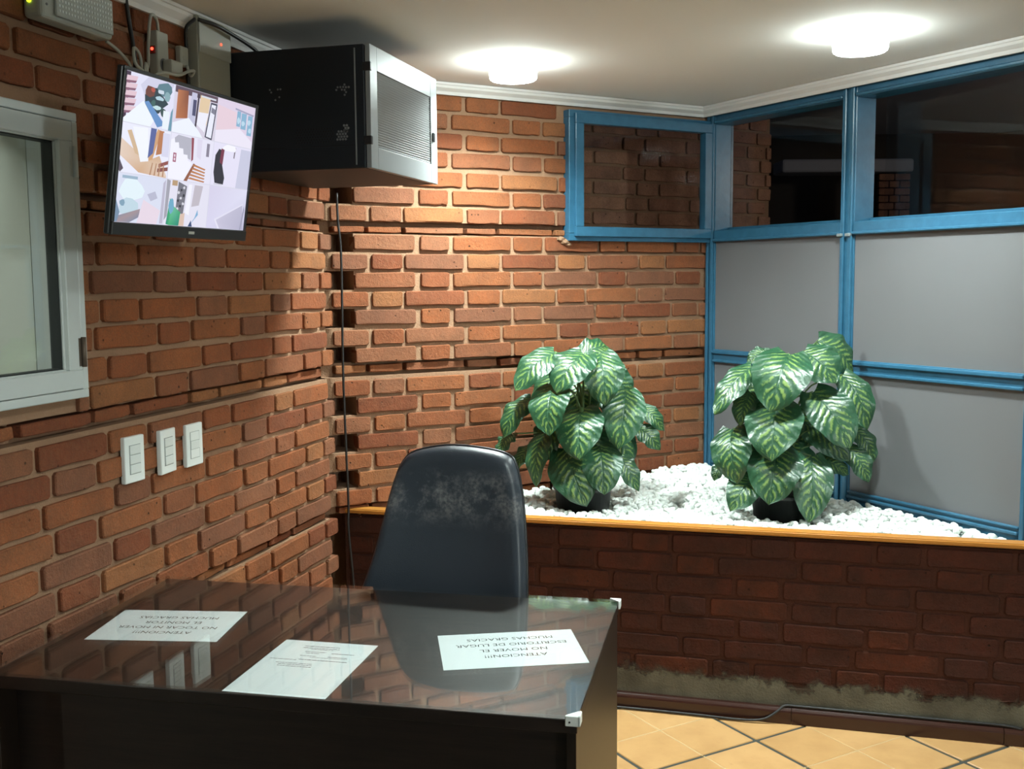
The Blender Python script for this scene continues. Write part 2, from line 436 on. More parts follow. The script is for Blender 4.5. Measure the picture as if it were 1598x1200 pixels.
# brick courses of the two brick walls: (top z, bottom z, open corner?, thin recessed course?)
ROWS = []
def rows_from(tops, first_void, h=.0555):
    v = first_void
    for z in tops: ROWS.append((z, z - h, v, False)); v = not v
rows_from([2.222, 2.152, 2.079, 2.009, 1.934, 1.865, 1.7965], False)
ROWS.append((1.7215, 1.700, False, True))
rows_from([1.6906, 1.620, 1.551, 1.480, 1.412, 1.338, 1.271], True)
ROWS.append((1.2065, 1.1775, False, True))
rows_from([1.151, 1.083, 1.012, .944, .874, .805, .737], False)
ROWS.append((.674, .651, False, True))
rows_from([.640, .570, .500, .430, .360, .290, .220], True)
ROWS.append((.155, .128, False, True)); rows_from([.118], False)

def clip_spans(s0, s1, z0, z1, hole):
    if hole is None: return [(s0, s1)]
    h0, h1, g0, g1 = hole
    if z1 <= g0 + .016 or z0 >= g1 - .004: return [(s0, s1)]
    out = []
    if s0 < h0: out.append((s0, min(s1, h0)))
    if s1 > h1: out.append((max(s0, h1), s1))
    return [q for q in out if q[1] - q[0] > .025]

def course(start, end, first, period=(.25, .13), joint=.0165, jit=.006):
    """alternating stretchers and headers from start to end"""
    s = start; k = 0 if first == 'S' else 1; out = []
    while s < end - .03:
        w = period[k] + random.uniform(-jit, jit); out.append((s, min(s + w, end))); s += w + joint; k = 1 - k
    return out

# left wall: s = y ; window opening
WIN = (1.0, 2.168, 1.252, 1.913)          # y0,y1,z0,z1 of the aluminium window
wall_left = tag(MB().box(WX - .22, WX - .16, 2.166, 3.75, 0, CEIL).box(WX - .22, WX - .16, 1.35, 2.166, 0, 1.25).box(WX - .22, WX - .16, 1.35, 2.166, 1.915, CEIL).build('wall_left', M_mortar), kind='structure')
def mortar_body(mb, org_is_left, s0f, s1, hole):
    for i, (zt, zb, void, thin) in enumerate(ROWS):
        top = CEIL if i == 0 else (ROWS[i - 1][1] + ROWS[i][0]) / 2
        bot = 0 if i == len(ROWS) - 1 else (ROWS[i][1] + ROWS[i + 1][0]) / 2
        if thin: top = ROWS[i - 1][1] + .000
        if i + 1 < len(ROWS) and ROWS[i + 1][3]: bot = ROWS[i][1]
        d = .055 if thin else .0120
        for a, b in clip_spans(s0f(void), s1, bot, top, hole): mb.append((a, b, bot, top, d))
        if hole and bot < hole[3] < top and not thin:
            mb.append((hole[0], hole[1], max(hole[3], bot), top, d))
        if hole and bot < hole[2] < top and not thin:
            mb.append((hole[0], hole[1], bot, min(hole[2], top), d))
bands = []; mortar_body(bands, True, lambda v: 1.35, 3.565, WIN)
m = MB()
for a, b, z0, z1, d in bands: m.box(WX - .17, WX - d, a, b, z0, z1)
m.build('mortar', M_mortar, wall_left)
LORG = Vector((WX, 0, 0)); LU = Vector((0, 1, 0)); LN = Vector((-1, 0, 0)); LRZ = math.pi / 2
# x positions read off the photograph (ends at the corner, counted backwards)
for zt, zb, void, thin in ROWS:
    if zt < .28: continue
    if thin:
        seq = [(3.535 - .255, 3.535)] ; s = 3.535 - .27; k = 1
    elif void:
        seq = [(3.516, 3.606), (3.374, 3.498)]; s = 3.357; k = 0
    else:
        seq = [(3.290, 3.553), (3.152, 3.271)]; s = 3.137; k = 0
    while s > 1.40:
        w = (.252 if k == 0 else .146) + random.uniform(-.006, .006)
        seq.append((max(s - w, 1.38), s)); s -= w + .0185; k = 1 - k
    for a, b in seq:
        if b - a < .03: continue
        for a2, b2 in clip_spans(a, b, zb, zt, WIN):
            brick(wall_left, M_brick, LORG, LU, LN, LRZ, a2, b2, zb, zt, (.008 if zt > 1.5 else .018) if thin else 0.)

# back wall: s measured from the corner
BHOLE = (1.020, 1.78, 1.680, 2.203)
BORG = Vector((WX, CY, 0)); BRZ = math.radians(45); BIN = -NB
S_END = 1.769
wall_back = tag(MB().box(-.06, 1.0, .19, .25, 0, CEIL).box(1.0, S_END + .02, .17, .25, 0, 1.66).box(1.0, S_END + .02, .17, .25, 2.2, CEIL).build('wall_back', M_mortar, None, BORG, BRZ), kind='structure')
Bi = Matrix.Rotation(-BRZ, 3, 'Z')
def wb(s, d, z): return BORG + U * s + BIN * d + Vector((0, 0, z))
bands = []; mortar_body(bands, False, lambda v: .092 if v else -.03, S_END, BHOLE)
m = MB()
for a, b, z0, z1, d in bands:
    if z1 > .645: m.box(a, b, d, .19, z0, z1)
m.build('mortar', M_mortar, wall_back)
for zt, zb, void, thin in ROWS:
    if zt < .60: continue
    if thin: seq = [(.015, .135)] + course(.15, S_END, 'H')
    elif void: seq = [(.092, .338), (.362, .482), (.503, .757)] + course(.774, S_END, 'H')
    else: seq = [(.004, .143), (.162, .285), (.297, .545), (.566, .707)] + course(.722, S_END, 'S')
    for a, b in seq:
        for a2, b2 in clip_spans(a, b, zb, zt, BHOLE):
            if b2 - a2 < .028: continue
            o = brick(wall_back, M_brick, Vector((0, 0, 0)), Vector((1, 0, 0)), Vector((0, 1, 0)), 0, a2, b2, zb, min(zt, CEIL - .01), (.006 if zt > 1.5 else .018) if thin else 0.)

# ---- planter front wall
PYF = 3.662
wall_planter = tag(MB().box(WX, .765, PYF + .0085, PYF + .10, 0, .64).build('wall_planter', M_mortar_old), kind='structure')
PO = Vector((0, PYF, 0)); rowz = [.632, .559, .487, .413, .341, .266, .192, .118]
offs = [(-.56, 'H'), (-.685, 'S'), (-.473, 'S'), (-.70, 'S'), (-.60, 'H'), (-.66, 'S'), (-.55, 'S'), (-.72, 'H')]
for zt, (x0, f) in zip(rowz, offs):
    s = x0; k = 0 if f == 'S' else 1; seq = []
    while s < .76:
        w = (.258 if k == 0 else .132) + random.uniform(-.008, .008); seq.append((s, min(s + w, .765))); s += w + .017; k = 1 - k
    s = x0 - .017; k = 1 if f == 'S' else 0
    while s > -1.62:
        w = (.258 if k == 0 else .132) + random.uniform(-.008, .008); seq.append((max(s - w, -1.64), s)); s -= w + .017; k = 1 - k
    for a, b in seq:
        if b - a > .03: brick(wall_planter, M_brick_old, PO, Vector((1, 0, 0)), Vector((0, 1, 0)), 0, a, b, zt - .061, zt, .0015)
# smeared cement band along its foot, uneven upper edge
bm = bmesh.new(); N = 90; top = []; rb = random.Random(3)
for i in range(N + 1):
    x = -1.0 + 1.765 * i / N
    zt = .190 + .016 * math.sin(x * 5.1) + .008 * math.sin(x * 17) + rb.uniform(-.006, .006)
    if x < -.5: zt += .01
    top.append((x, zt))
fr = [(bm.verts.new((x, PYF - .0040, .0)), bm.verts.new((x, PYF - .0034, z - .03)), bm.verts.new((x, PYF - .003, z))) for x, z in top]
for a, b in zip(fr, fr[1:]):
    bm.faces.new((a[0], b[0], b[1], a[1])); bm.faces.new((a[1], b[1], b[2], a[2]))
me = bpy.data.meshes.new('cement_band'); bm.to_mesh(me); bm.free(); me.materials.append(M_cement)
link('cement_band', me, wall_planter)['label'] = 'grey cement smeared along the foot of the brick'

# brown ceramic quarter-round baseboard, in pieces
base = empty('baseboard_planter', (0, 0, 0), kind='structure')
prof = [(0, 0)] + [(-.030 + .030 * math.sin(a), .050 * math.cos(a)) for a in [0]]
q = [(PYF - .002, .0), (PYF - .030, .0), (PYF - .030, .022)] + [(PYF - .012 - .018 * math.cos(a), .036 + .018 * math.sin(a)) for a in (.2, .55, .9, 1.25, 1.57)] + [(PYF - .002, .054)]
for x0, x1 in ((-1.64, -1.02), (-1.018, -.008), (-.006, .662), (.664, .80)):
    MB().profile(q, x1 - x0).build('baseboard_piece', M_baseboard, base, (x0, 0, 0))

# wooden ledge on the planter wall
ledge = MB()
ledge.prism([(WX + .004, PYF - .022), (.80, PYF - .022), (.745, PYF + .033), (WX + .06, PYF + .033), (WX + .015, PYF - .012)], LEDGE_Z - .017, LEDGE_Z)
bmesh.ops.bevel(ledge.bm, geom=[e for e in ledge.bm.edges if all(abs(v.co.y - (PYF - .022)) < 1e-4 for v in e.verts)], offset=.004, segments=3, affect='EDGES')
tag(ledge.build('trim_1', M_ledge), kind='structure')

# ---- cornices
def cornice(name, p0, p1, nrm, h=.045, d=.034):
    v = (p1 - p0); L = v.length; rz = math.atan2(v.y, v.x)
    sgn = 1 if Matrix.Rotation(rz, 3, 'Z') @ Vector((0, 1, 0)) @ nrm > 0 else -1
    pr = [(0, CEIL - h), (.010, CEIL - h), (.013, CEIL - h + .012), (d - .006, CEIL - .022), (d - .004, CEIL - .013), (d, CEIL - .011), (d, CEIL - .002), (0, CEIL - .002)]
    m = MB().profile([(sgn * a, b) for a, b in pr], L)
    return tag(m.build(name, M_cornice, None, (p0.x, p0.y, 0), rz), kind='structure')
cornice('trim_2', BORG + U * -.01, BORG + U * 1.73, NB)
cornice('trim_3', K + Vector((-.02, -.02, 0)) - PT * .02, K + PT * 3.0 + Vector((-.02, -.02, 0)), Vector((-1, -1, 0)) / R2)
cornice('trim_4', Vector((WX, -1, 0)), Vector((WX, CY, 0)), Vector((1, 0, 0)), .05, .03)

# ---- aluminium window in the left wall
win1 = empty('window_1', (WX, 0, 0), kind='structure')
def ring(mb, y0, y1, z0, z1, w, x0, x1, bev=.002):
    mb.box(x0, x1, y0, y1, z1 - w, z1, bev); mb.box(x0, x1, y0, y1, z0, z0 + w, bev)
    mb.box(x0, x1, y0, y0 + w, z0 + w, z1 - w, bev); mb.box(x0, x1, y1 - w, y1, z0 + w, z1 - w, bev); return mb
y0, y1, z0, z1 = WIN
ring(MB(), y0, y1, z0, z1, .020, -.10, .028).build('frame', M_alu, win1)
sash = ring(MB(), y0 + .022, y1 - .022, z0 + .022, z1 - .022, .045, -.02, .030).build('sash', M_alu, win1)
ring(MB(), y0 + .060, y1 - .060, z0 + .060, z1 - .060, .010, -.012, .018).build('sash_bead', M_alu, sash)
ring(MB(), y0 + .067, y1 - .067, z0 + .067, z1 - .067, .006, -.016, .012, 0).build('gasket', M_gasket, sash)
MB().box(-.004, .0, y0 + .065, y1 - .065, z0 + .065, z1 - .065).build('pane', M_glass, sash)
for zc in (1.36, 1.80):
    m = MB(); m.tube([(.034, y1 - .021, zc - .035), (.034, y1 - .021, zc + .035)], .006, 8); m.box(.028, .031, y1 - .034, y1 - .008, zc - .033, zc + .033)
    m.build('hinge', M_hinge if zc < 1.5 else M_alu, win1)
MB().box(-.29, -.102, 2.150, 2.1655, 1.256, 1.910).build('reveal', M_white_plaster, win1)
# the office behind that window
off = MB(); off.box(-2.62, -2.57, .4, 3.8, 0, 2.4); off.box(-2.57, WX - .23, 3.5, 3.55, 0, 2.4); off.box(-2.57, WX - .23, .4, .45, 0, 2.4); off.box(-2.6, WX - .23, .4, 3.5, 2.38, 2.42)
tag(off.build('wall_office', M_white_plaster), kind='structure')
# ---- small blue window in the back wall
win2 = empty('window_2', BORG, BRZ, kind='structure')
s0, s1, z0, z1 = 1.016, 1.768, 1.678, 2.206
def ringb(mb, s0, s1, z0, z1, w, d0, d1, bev=.002, wb_=None):
    wb_ = wb_ or w
    mb.box(s0, s1, d0, d1, z1 - w, z1, bev); mb.box(s0, s1, d0, d1, z0, z0 + wb_, bev)
    mb.box(s0, s0 + w, d0, d1, z0 + wb_, z1 - w, bev); mb.box(s1 - w, s1, d0, d1, z0 + wb_, z1 - w, bev); return mb
ringb(MB(), s0, s1, z0, z1, .030, -.030, .022).build('frame', M_blue, win2)
sash2 = ringb(MB(), s0 + .024, s1 - .012, z0 + .018, z1 - .014, .040, -.044, -.004).build('sash', M_blue, win2)
MB().box(s0 + .055, s1 - .045, -.016, -.012, z0 + .05, z1 - .045).build('pane', M_glass_dark, sash2)
m = MB()
for i, (a, b, r) in enumerate(((.0, .0, .018), (-.022, .012, .016), (.016, -.010, .013))):
    bmesh.ops.create_icosphere(m.bm, subdivisions=1, radius=r, matrix=Matrix.Translation((s0 - .005 + a, -.006, z0 - .004 + b)) @ Matrix.Diagonal((1.3, .8, .7, 1)))
m.build('plaster_lump', M_mortar, win2)

# ---- blue glazed partition
part = empty('window_3', K, math.radians(-45), kind='structure')   # local x runs along the partition, local -y faces the room
def pbox(name, x0, x1, y0, y1, z0, z1, mat=M_blue, bev=.003, parent=part):
    return MB().box(x0, x1, y0, y1, z0, z1, bev).build(name, mat, parent)
def post(x0, x1, z0, z1):
    mid = (x0 + x1) / 2
    o = pbox('post', x0, x1, -.004, .10, z0, z1)
    for q in (x0 + .004, x1 - .022): pbox('post_bead', q, q + .018, -.016, -.003, z0 + .002, z1 - .002, parent=o)
    return o
ZT, ZU, ZM, ZB = 2.238, 1.705, 1.180, .690
posts = [(0.0, .052, .60, ZT), (.782, .846, .60, ZT), (1.575, 1.640, .0, ZT), (2.36, 2.42, 0, ZT), (3.14, 3.2, 0, ZT)]
for p in posts: post(*p)
bays = [(.052, .782), (.846, 1.575), (1.640, 2.36), (2.42, 3.14)]
for i, (a, b) in enumerate(bays):
    zb_ = ZB if i < 2 else .10
    rail = lambda zc, h, n='rail', d0=-.006, d1=.05: pbox(n, a, b, d0, d1, zc - h / 2, zc + h / 2)
    r = rail(ZM, .052); pbox('rail_bead', a, b, -.018, -.005, ZM + .008, ZM + .022, parent=r); pbox('rail_bead', a, b, -.014, -.005, ZM - .030, ZM - .018, parent=r)
    r = rail(ZU, .050, 'rail', -.010, .10); pbox('rail_bead', a, b, -.020, -.009, ZU - .024, ZU - .012, parent=r)
    r = rail(ZT - .024, .048, 'rail', -.004, .10); pbox('rail_bead', a, b, -.016, -.003, ZT - .046, ZT - .034, parent=r)
    r = pbox('rail', a, b, -.004, .05, zb_ - .05, zb_ + .012); pbox('rail_bead', a, b, -.016, -.003, zb_ - .016, zb_ - .004, parent=r); pbox('rail_bead', a, b, -.012, -.003, zb_ + .004, zb_ + .014, parent=r)
    # frosted panes
    pbox('frosted_pane', a, b, .004, .010, ZM + .026, ZU - .025, M_frost, 0)
    pbox('frosted_pane', a, b, .004, .010, zb_ + .010, ZM - .026, M_frost, 0)
    # clear upper pane, set back
    sa = pbox('sash', a, b, .070, .100, ZU + .025, ZU + .040)
    cp = pbox('clear_pane', 0, b - a, .0, .004, ZU + .03, ZT - .03, M_glass_dark, 0, sa)
    q_ = math.radians(-5.5 if i == 1 else 0)
    cp.rotation_euler = (0, 0, q_); cp.location = (b - (b - a) * math.cos(q_), .082 - (b - a) * math.sin(q_), 0)
for xq in (.790, .830): pbox('catch', xq - .014, xq + .012, -.024, -.010, ZU - .030, ZU - .018, plain('worn_metal', (.3, .36, .38, 1), .4, .5), .002)
# ---- yard outside: brick wall, soffit, beam, column
OD = .66; OORG = BORG + BIN * OD
wall_yard = tag(MB().box(.9, 2.76, .010, .14, .3, 2.75).build('wall_yard', M_mortar, None, OORG, BRZ), kind='structure')
M_brick_yard = brick_material('brick_yard', [(.52, .26, .16, 1), (.58, .29, .18, 1), (.46, .22, .14, 1), (.53, .27, .18, 1)], .5)
z = 2.66; fl = 0
while z > 1.45:
    for a, b in course(1.20 + (.0 if fl else .19), 2.765, 'S' if fl else 'H', (.25, .125), .014):
        if b - a > .03: brick(wall_yard, M_brick_yard, Vector((0, 0, 0)), Vector((1, 0, 0)), Vector((0, 1, 0)), 0, a, b, z - .060, z)
    z -= .0735; fl = 1 - fl
tag(MB().prism([(-1.7, 5.0), (-.36, 4.98), (2.4, 2.75), (4.0, 5.5), (1.2, 7.4), (-2.5, 6.6)], 2.42, 2.5).build('ceiling_yard', plain('yard_soffit', (.28, .27, .30, 1), .9)), kind='structure')
col = empty('yard_column', (.70, 9.66, 0), math.radians(15.6), label='dim brick column with a white cap beam out in the dark yard', cat='column')
MB().box(-.12, .12, -.12, .12, 0, 2.38).build('core', M_mortar_old, col)
z = 2.375; fl = 0
while z > 1.9:
    for a, b in ([(-.13, -.05), (-.04, .04), (.05, .13)] if fl else [(-.13, -.005), (.005, .13)]):
        brick(col, M_brick_yard, Vector((0, -.13, 0)), Vector((1, 0, 0)), Vector((0, 1, 0)), 0, a, b, z - .050, z)
    z -= .060; fl = 1 - fl
MB().box(-.95, .15, -.16, .16, 2.39, 2.50, .02, 2).build('cap_beam', plain('white_beam', (.5, .5, .55, 1), .6), col)
tag(MB().box(-2.5, 7.5, 11.0, 11.1, 0, 3.6).build('wall_beyond', plain('far_wall', (.10, .085, .07, 1), .9), None), kind='structure')

# ================================================================== lamps
def ceiling_lamp(x, y, label, mat):
    e = empty('ceiling_lamp', (x, y, CEIL), label=label, cat='ceiling lamp', group='round ceiling lamps')
    MB().lathe([(.0745, -.004), (.0745, -.063), (.0765, -.064), (.0775, -.060), (.0775, -.004)], 40, cap=False).build('reflector_ring', M_plastic, e)
    MB().lathe([(.078, -.062), (.081, -.057), (.083, -.040), (.083, -.002)], 40, cap=False).build('diffuser_side', M_lamp_rim, e)
    MB().lathe([(.001, -.0225), (.04, -.0222), (.074, -.020)], 40).build('diffuser', mat, e)
    return e
ceiling_lamp(-.972, 3.625, 'lit round ceiling lamp above the brick back wall', M_lamp)
ceiling_lamp(.160, 3.50, 'lit round ceiling lamp near the blue glazed partition', M_lamp_b)
ceiling_lamp(.15, 1.75, 'unseen round ceiling lamp added to brighten the desk', M_lamp_c)  # unseen third lamp, added to light the desk and papers
e = empty('globe_lamp', (4.3, -1.42, CEIL), label='lit white globe lamp hanging at the far side of the room', cat='globe lamp')
MB().lathe([(.04, -.03), (.05, -.025), (.05, .0)], 24).build('rose', M_plastic, e)
g = MB(); bmesh.ops.create_icosphere(g.bm, subdivisions=3, radius=.15, matrix=Matrix.Translation((0, 0, -.17)))
for f in g.bm.faces: f.smooth = True
g.build('globe', M_room_lamp, e)

# ================================================================== desk
DA = math.radians(3.5); DZ = .744
desk = empty('office_desk', (-.985, 2.096, 0), DA, label='dark wenge office desk under a sheet of glass', cat='desk')
DW, DD = 1.19, .70
MB().box(-DW / 2, DW / 2, -DD / 2, DD / 2, DZ - .026, DZ, .0015).build('desktop', M_desk, desk)
MB().box(DW / 2 - .020, DW / 2 - .002, -DD / 2 + .004, DD / 2 - .004, 0, DZ - .0265, .001).build('side_panel', M_desk_side, desk)
MB().box(-DW / 2 + .002, -DW / 2 + .020, -DD / 2 + .004, DD / 2 - .004, 0, DZ - .0265, .001).build('side_panel', M_desk_side, desk)
MB().box(-DW / 2 + .15, DW / 2 - .0205, -DD / 2 + .022, -DD / 2 + .040, .12, DZ - .0265).build('modesty_panel', M_desk, desk)
ped = MB().box(-DW / 2 + .021, -DW / 2 + .149, -DD / 2 + .060, DD / 2 - .05, .06, DZ - .027).build('pedestal', M_desk, desk)
for k in range(3): MB().box(-DW / 2 + .026, -DW / 2 + .144, DD / 2 - .049, DD / 2 - .035, .10 + k * .2, .28 + k * .2, .002).build('drawer', M_desk, ped)
tag(MB().box(-DW / 2 - .001, DW / 2 + .001, -DD / 2 - .001, DD / 2 + .001, .0015, .0072, .0008).build('glass_top', M_glass_top, None, (-.985, 2.096, DZ), DA),
    'clear glass sheet lying flat on the dark desk', 'glass top')
for sx, sy in ((1, -1), (1, 1)):
    m = MB(); cxl, cyl = sx * (DW / 2 + .0015), sy * (DD / 2 + .0015)
    m.box(cxl - sx * .022, cxl + sx * .005, cyl, cyl + sy * .005, DZ - .010, DZ + .0095, .0012)
    m.box(cxl, cxl + sx * .005, cyl - sy * .022, cyl + sy * .005, DZ - .010, DZ + .0095, .0012)
    m.prism([(cxl - sx * .020, cyl), (cxl, cyl), (cxl, cyl - sy * .020)], DZ + .0076, DZ + .0095)
    c = m.build('corner_clip', M_plastic, desk); c['label'] = 'white plastic corner clip'
    MB().tube([(cxl - sx * .014, cyl + sy * .004, DZ - .002), (cxl - sx * .014, cyl + sy * .0058, DZ - .002)], .0018, 8).build('screw', M_ink, c)

# ---- sheets of paper under the glass
def text_mesh(body, size, name='text'):
    cu = bpy.data.curves.new(name, 'FONT'); cu.body = body; cu.size = size; cu.align_x = 'CENTER'; cu.align_y = 'CENTER'; cu.resolution_u = 2
    o = bpy.data.objects.new(name, cu); COL.objects.link(o); bpy.context.view_layer.update()
    me = bpy.data.meshes.new_from_object(o.evaluated_get(bpy.context.evaluated_depsgraph_get()))
    bpy.data.objects.remove(o); bpy.data.curves.remove(cu); return me
PZ = DZ + .0003
def notice(x, y, deg, lines, size, label, lead, shift=(0, 0)):
    e = empty('paper_notice', (x, y, PZ), math.radians(deg), label=label, cat='paper sheet')
    MB().box(-.1485, .1485, -.105, .105, 0, .0003).build('sheet', M_paper, e)
    for i, ln in enumerate(lines):
        me = text_mesh(ln, size); me.materials.append(M_ink)
        t = link('printed_text', me, e, (shift[0], shift[1] - (len(lines) - 1) / 2 * lead + i * lead, .00045), math.pi)
    return e
notice(-1.377, 2.071, 11.0, ['ATENCION!!!', 'NO TOCAR NI MOVER', 'EL MONITOR', 'MUCHAS GRACIAS'], .0225, 'white notice saying NO TOCAR NI MOVER EL MONITOR, left under the glass', .0345, (.004, .002))
notice(-.580, 2.108, 22.4, ['ATENCION!!!', 'NO MOVER EL', 'ESCRITORIO DE LUGAR', 'MUCHAS GRACIAS'], .0225, 'white notice saying NO MOVER EL ESCRITORIO DE LUGAR, right under the glass', .0345, (.006, .012))
e = empty('paper_sheet', (-.957, 1.9035, PZ), math.radians(2.9), label='white sheet of small print at the front edge of the desk', cat='paper sheet')
MB().box(-.105, .105, -.1485, .1485, 0, .0003).build('sheet', M_paper, e)
m = MB(); rl = random.Random(5)
for y, x0, x1, h in ((.118, -.048, .030, .0028), (.108, -.048, .034, .0028), (.101, -.028, .022, .0022), (.083, .025, .075, .0030), (.086, -.035, .012, .0022), (.078, -.03, .0, .0022),
                     (.062, .025, .068, .0026), (.062, -.036, .0, .0022), (.055, -.012, .07, .0016), (.040, -.03, .075, .0030), (.036, -.092, -.034, .0022), (.017, -.07, .010, .0022), (.009, -.062, .012, .0022), (.000, -.06, .014, .0024)):
    x = x0
    while x < x1:
        w = rl.uniform(.004, .012); m.box(x, min(x + w, x1), y - h / 2, y + h / 2, .0003, .0004); x += w + .0012
m.build('printed_lines', M_ink_soft, e)

# ================================================================== chair
chair = empty('office_chair', (-.875, 2.535, 0), 0, label='black leather office chair with scuffed backrest behind the desk', cat='chair')
def smooth_outline(pts, steps=5):
    n = len(pts); out = []
    for i in range(n):
        a, b, c, d = [Vector(pts[(i + k) % n]) for k in (-1, 0, 1, 2)]
        for k in range(steps):
            t = k / steps
            out.append(.5 * ((2 * b) + (c - a) * t + (2 * a - 5 * b + 4 * c - d) * t * t + (3 * b - a - 3 * c + d) * t ** 3))
    return out
# outline in metres: x across, z above the seat line (.70)
ol = smooth_outline([(-.252, -.045), (-.230, .035), (-.210, .100), (-.180, .230), (-.163, .297), (-.145, .340), (-.112, .367), (-.027, .384), (.061, .382), (.136, .370), (.166, .345), (.188, .263), (.203, .136), (.209, .041), (.210, -.045), (.200, -.105), (.150, -.135), (.0, -.142), (-.190, -.135), (-.244, -.105)], 4)
cxo, czo = -.012, .11
def backrest():
    bm = bmesh.new(); rings = []
    for sc_, yo in ((.02, -.010), (.25, -.012), (.5, -.016), (.72, -.024), (.86, -.031), (.93, -.032), (.975, -.024), (1.0, -.004), (1.0, .020), (.975, .038), (.92, .046), (.6, .056), (.3, .062), (.02, .064)):
        rg = []
        for p in ol:
            x = cxo + (p.x - cxo) * sc_; zz = czo + (p.y - czo) * sc_
            rg.append(bm.verts.new((x, yo + zz * .17 - .018 * (1 - ((x - cxo) / .24) ** 2) * -1, zz)))
        rings.append(rg)
    n = len(ol)
    for a, b in zip(rings, rings[1:]):
        for k in range(n):
            f = bm.faces.new((a[k], a[(k + 1) % n], b[(k + 1) % n], b[k])); f.smooth = True
    bm.faces.new(rings[0]); bm.faces.new(rings[-1])
    bmesh.ops.recalc_face_normals(bm, faces=bm.faces)
    me = bpy.data.meshes.new('backrest'); bm.to_mesh(me); bm.free(); me.materials.append(M_leather); return me
br = link('backrest', backrest(), chair, (0, .03, .70))
m = MB(); pts = [(cxo + (p.x - cxo) * 1.0, .008 + p.y * .17 + .018 * (1 - ((p.x - cxo) / .24) ** 2), czo + (p.y - czo) * 1.0) for p in ol]
m.tube(pts + [pts[0]], .0045, 6, False).build('piping', M_leather_edge, br)
# seat, arms, column and star base
m = MB().box(-.25, .25, -.42, .04, .415, .500, .035, 4)
for f in m.bm.faces: f.smooth = True
m.build('seat', M_leather, chair)
MB().box(-.03, .03, .02, .12, .40, .66, .008, 2).box(-.12, .12, -.25, .1, .385, .414, .006).build('back_bracket', M_black_plastic, chair)
MB().lathe([(.026, .10), (.026, .25), (.018, .26), (.018, .386)], 20, (0, -.18, 0)).build('gas_column', M_black_plastic, chair)
for k in range(5):
    a = k * math.tau / 5 + .3; d = Vector((math.cos(a), math.sin(a), 0)); c0 = Vector((0, -.18, 0))
    lg = MB().tube([c0 + Vector((0, 0, .115)), c0 + d * .14 + Vector((0, 0, .105)), c0 + d * .28 + Vector((0, 0, .07))], [.026, .022, .015], 8).build('leg', M_black_plastic, chair)
    w = c0 + d * .28; t_ = Vector((-d.y, d.x, 0))
    MB().tube([w + t_ * .012 + Vector((0, 0, .026)), w + t_ * .026 + Vector((0, 0, .026))], .026, 14).tube([w - t_ * .026 + Vector((0, 0, .026)), w - t_ * .012 + Vector((0, 0, .026))], .026, 14).tube([w + Vector((0, 0, .026)) - t_ * .02, w + Vector((0, 0, .026)) + t_ * .02], .006, 8).build('caster', M_black_plastic, lg)

# ================================================================== monitor
MW, MH = .531, .299
mon = empty('wall_monitor', (-1.319, 2.141, 1.794), label='black wall monitor showing nine security camera pictures', cat='monitor')
mon.rotation_euler = Euler((math.radians(8.9), math.radians(-.5), math.radians(90.7)), 'XYZ')
mo = MB(); b1 = .008; b2 = .026
mo.box(-MW / 2 - b1, MW / 2 + b1, .0015, .016, -MH / 2 - b2, MH / 2 + b1, .003)
mo.build('casing', M_black_plastic, mon)
MB().box(-MW / 2 + .05, MW / 2 - .05, .0165, .050, -MH / 2 + .02, MH / 2 - .06, .014, 2).build('back_shell', M_black_plastic, mon)
m = MB(); m.box(-MW / 2 - b1, MW / 2 + b1, -.004, .0013, MH / 2, MH / 2 + b1, .001); m.box(-MW / 2 - b1, MW / 2 + b1, -.006, .0013, -MH / 2 - b2, -MH / 2, .0015)
m.box(-MW / 2 - b1, -MW / 2, -.004, .0013, -MH / 2, MH / 2, .001); m.box(MW / 2, MW / 2 + b1, -.004, .0013, -MH / 2, MH / 2, .001)
bz = m.build('bezel', M_black_plastic, mon)
MB().box(.008, .032, -.0066, -.0058, -MH / 2 - .016, -MH / 2 - .010).build('maker_plate', M_plastic_old, bz)
m = MB().box(-.05, .05, .051, .062, -.05, .05, .003); m.tube([(0, .06, 0), (0, .20, .0)], .016, 10); m.tube([(0, .19, .0), (.20, .30, .0)], .015, 10)
m.box(.17, .24, .296, .308, -.09, .06, .003).build('wall_arm', M_black_plastic, mon)

def screen_material():
    t = NT('screen_image'); at = t.n('VertexColor'); at.layer_name = 'image'
    e = t.n('Emission'); t.set(e, 0, (at, 'Color')); t.set(e, 1, .98)
    g = t.n('BsdfGlossy'); t.set(g, 0, (.03, .03, .03, 1)); t.set(g, 'Roughness', .3)
    a = t.n('AddShader'); t.set(a, 0, e); t.set(a, 1, g); return t.end(a)
bm = bmesh.new(); cl = bm.loops.layers.float_color.new('image')
lay = [0]
def sp(poly, col, cell=None):
    lay[0] += 1; yl = -.0002 - lay[0] * .000004; vs = []
    for x, yv in poly:
        if cell: x = (cell[0] + .006 + x * .988) / 3; yv = 1 - (cell[1] + .006 + (1 - yv) * .988) / 3
        vs.append(bm.verts.new(((x - .5) * MW, yl, (yv - .5) * MH)))
    f = bm.faces.new(vs)
    cs = col if isinstance(col, list) else [col] * len(vs)
    for l, c in zip(f.loops, [cs[i % len(cs)] for i in range(len(vs))]): l[cl] = srgb(*[v * .80 + w_ * .20 for v, w_ in zip(c, (228, 228, 250))])
sp([(0, 0), (1, 0), (1, 1), (0, 1)], (205, 205, 222))
def rect(c, x0, y0, x1, y1, col): sp([(x0, y0), (x1, y0), (x1, y1), (x0, y1)], col, c)
def blob(c, x, y, rx, ry, col, n=9, sd=1):
    r = random.Random(sd); sp([(min(1, max(0, x + rx * r.uniform(.7, 1.1) * math.cos(k * math.tau / n))), min(1, max(0, y + ry * r.uniform(.7, 1.1) * math.sin(k * math.tau / n)))) for k in range(n)], col, c)
c = (0, 0)   # planter with foliage
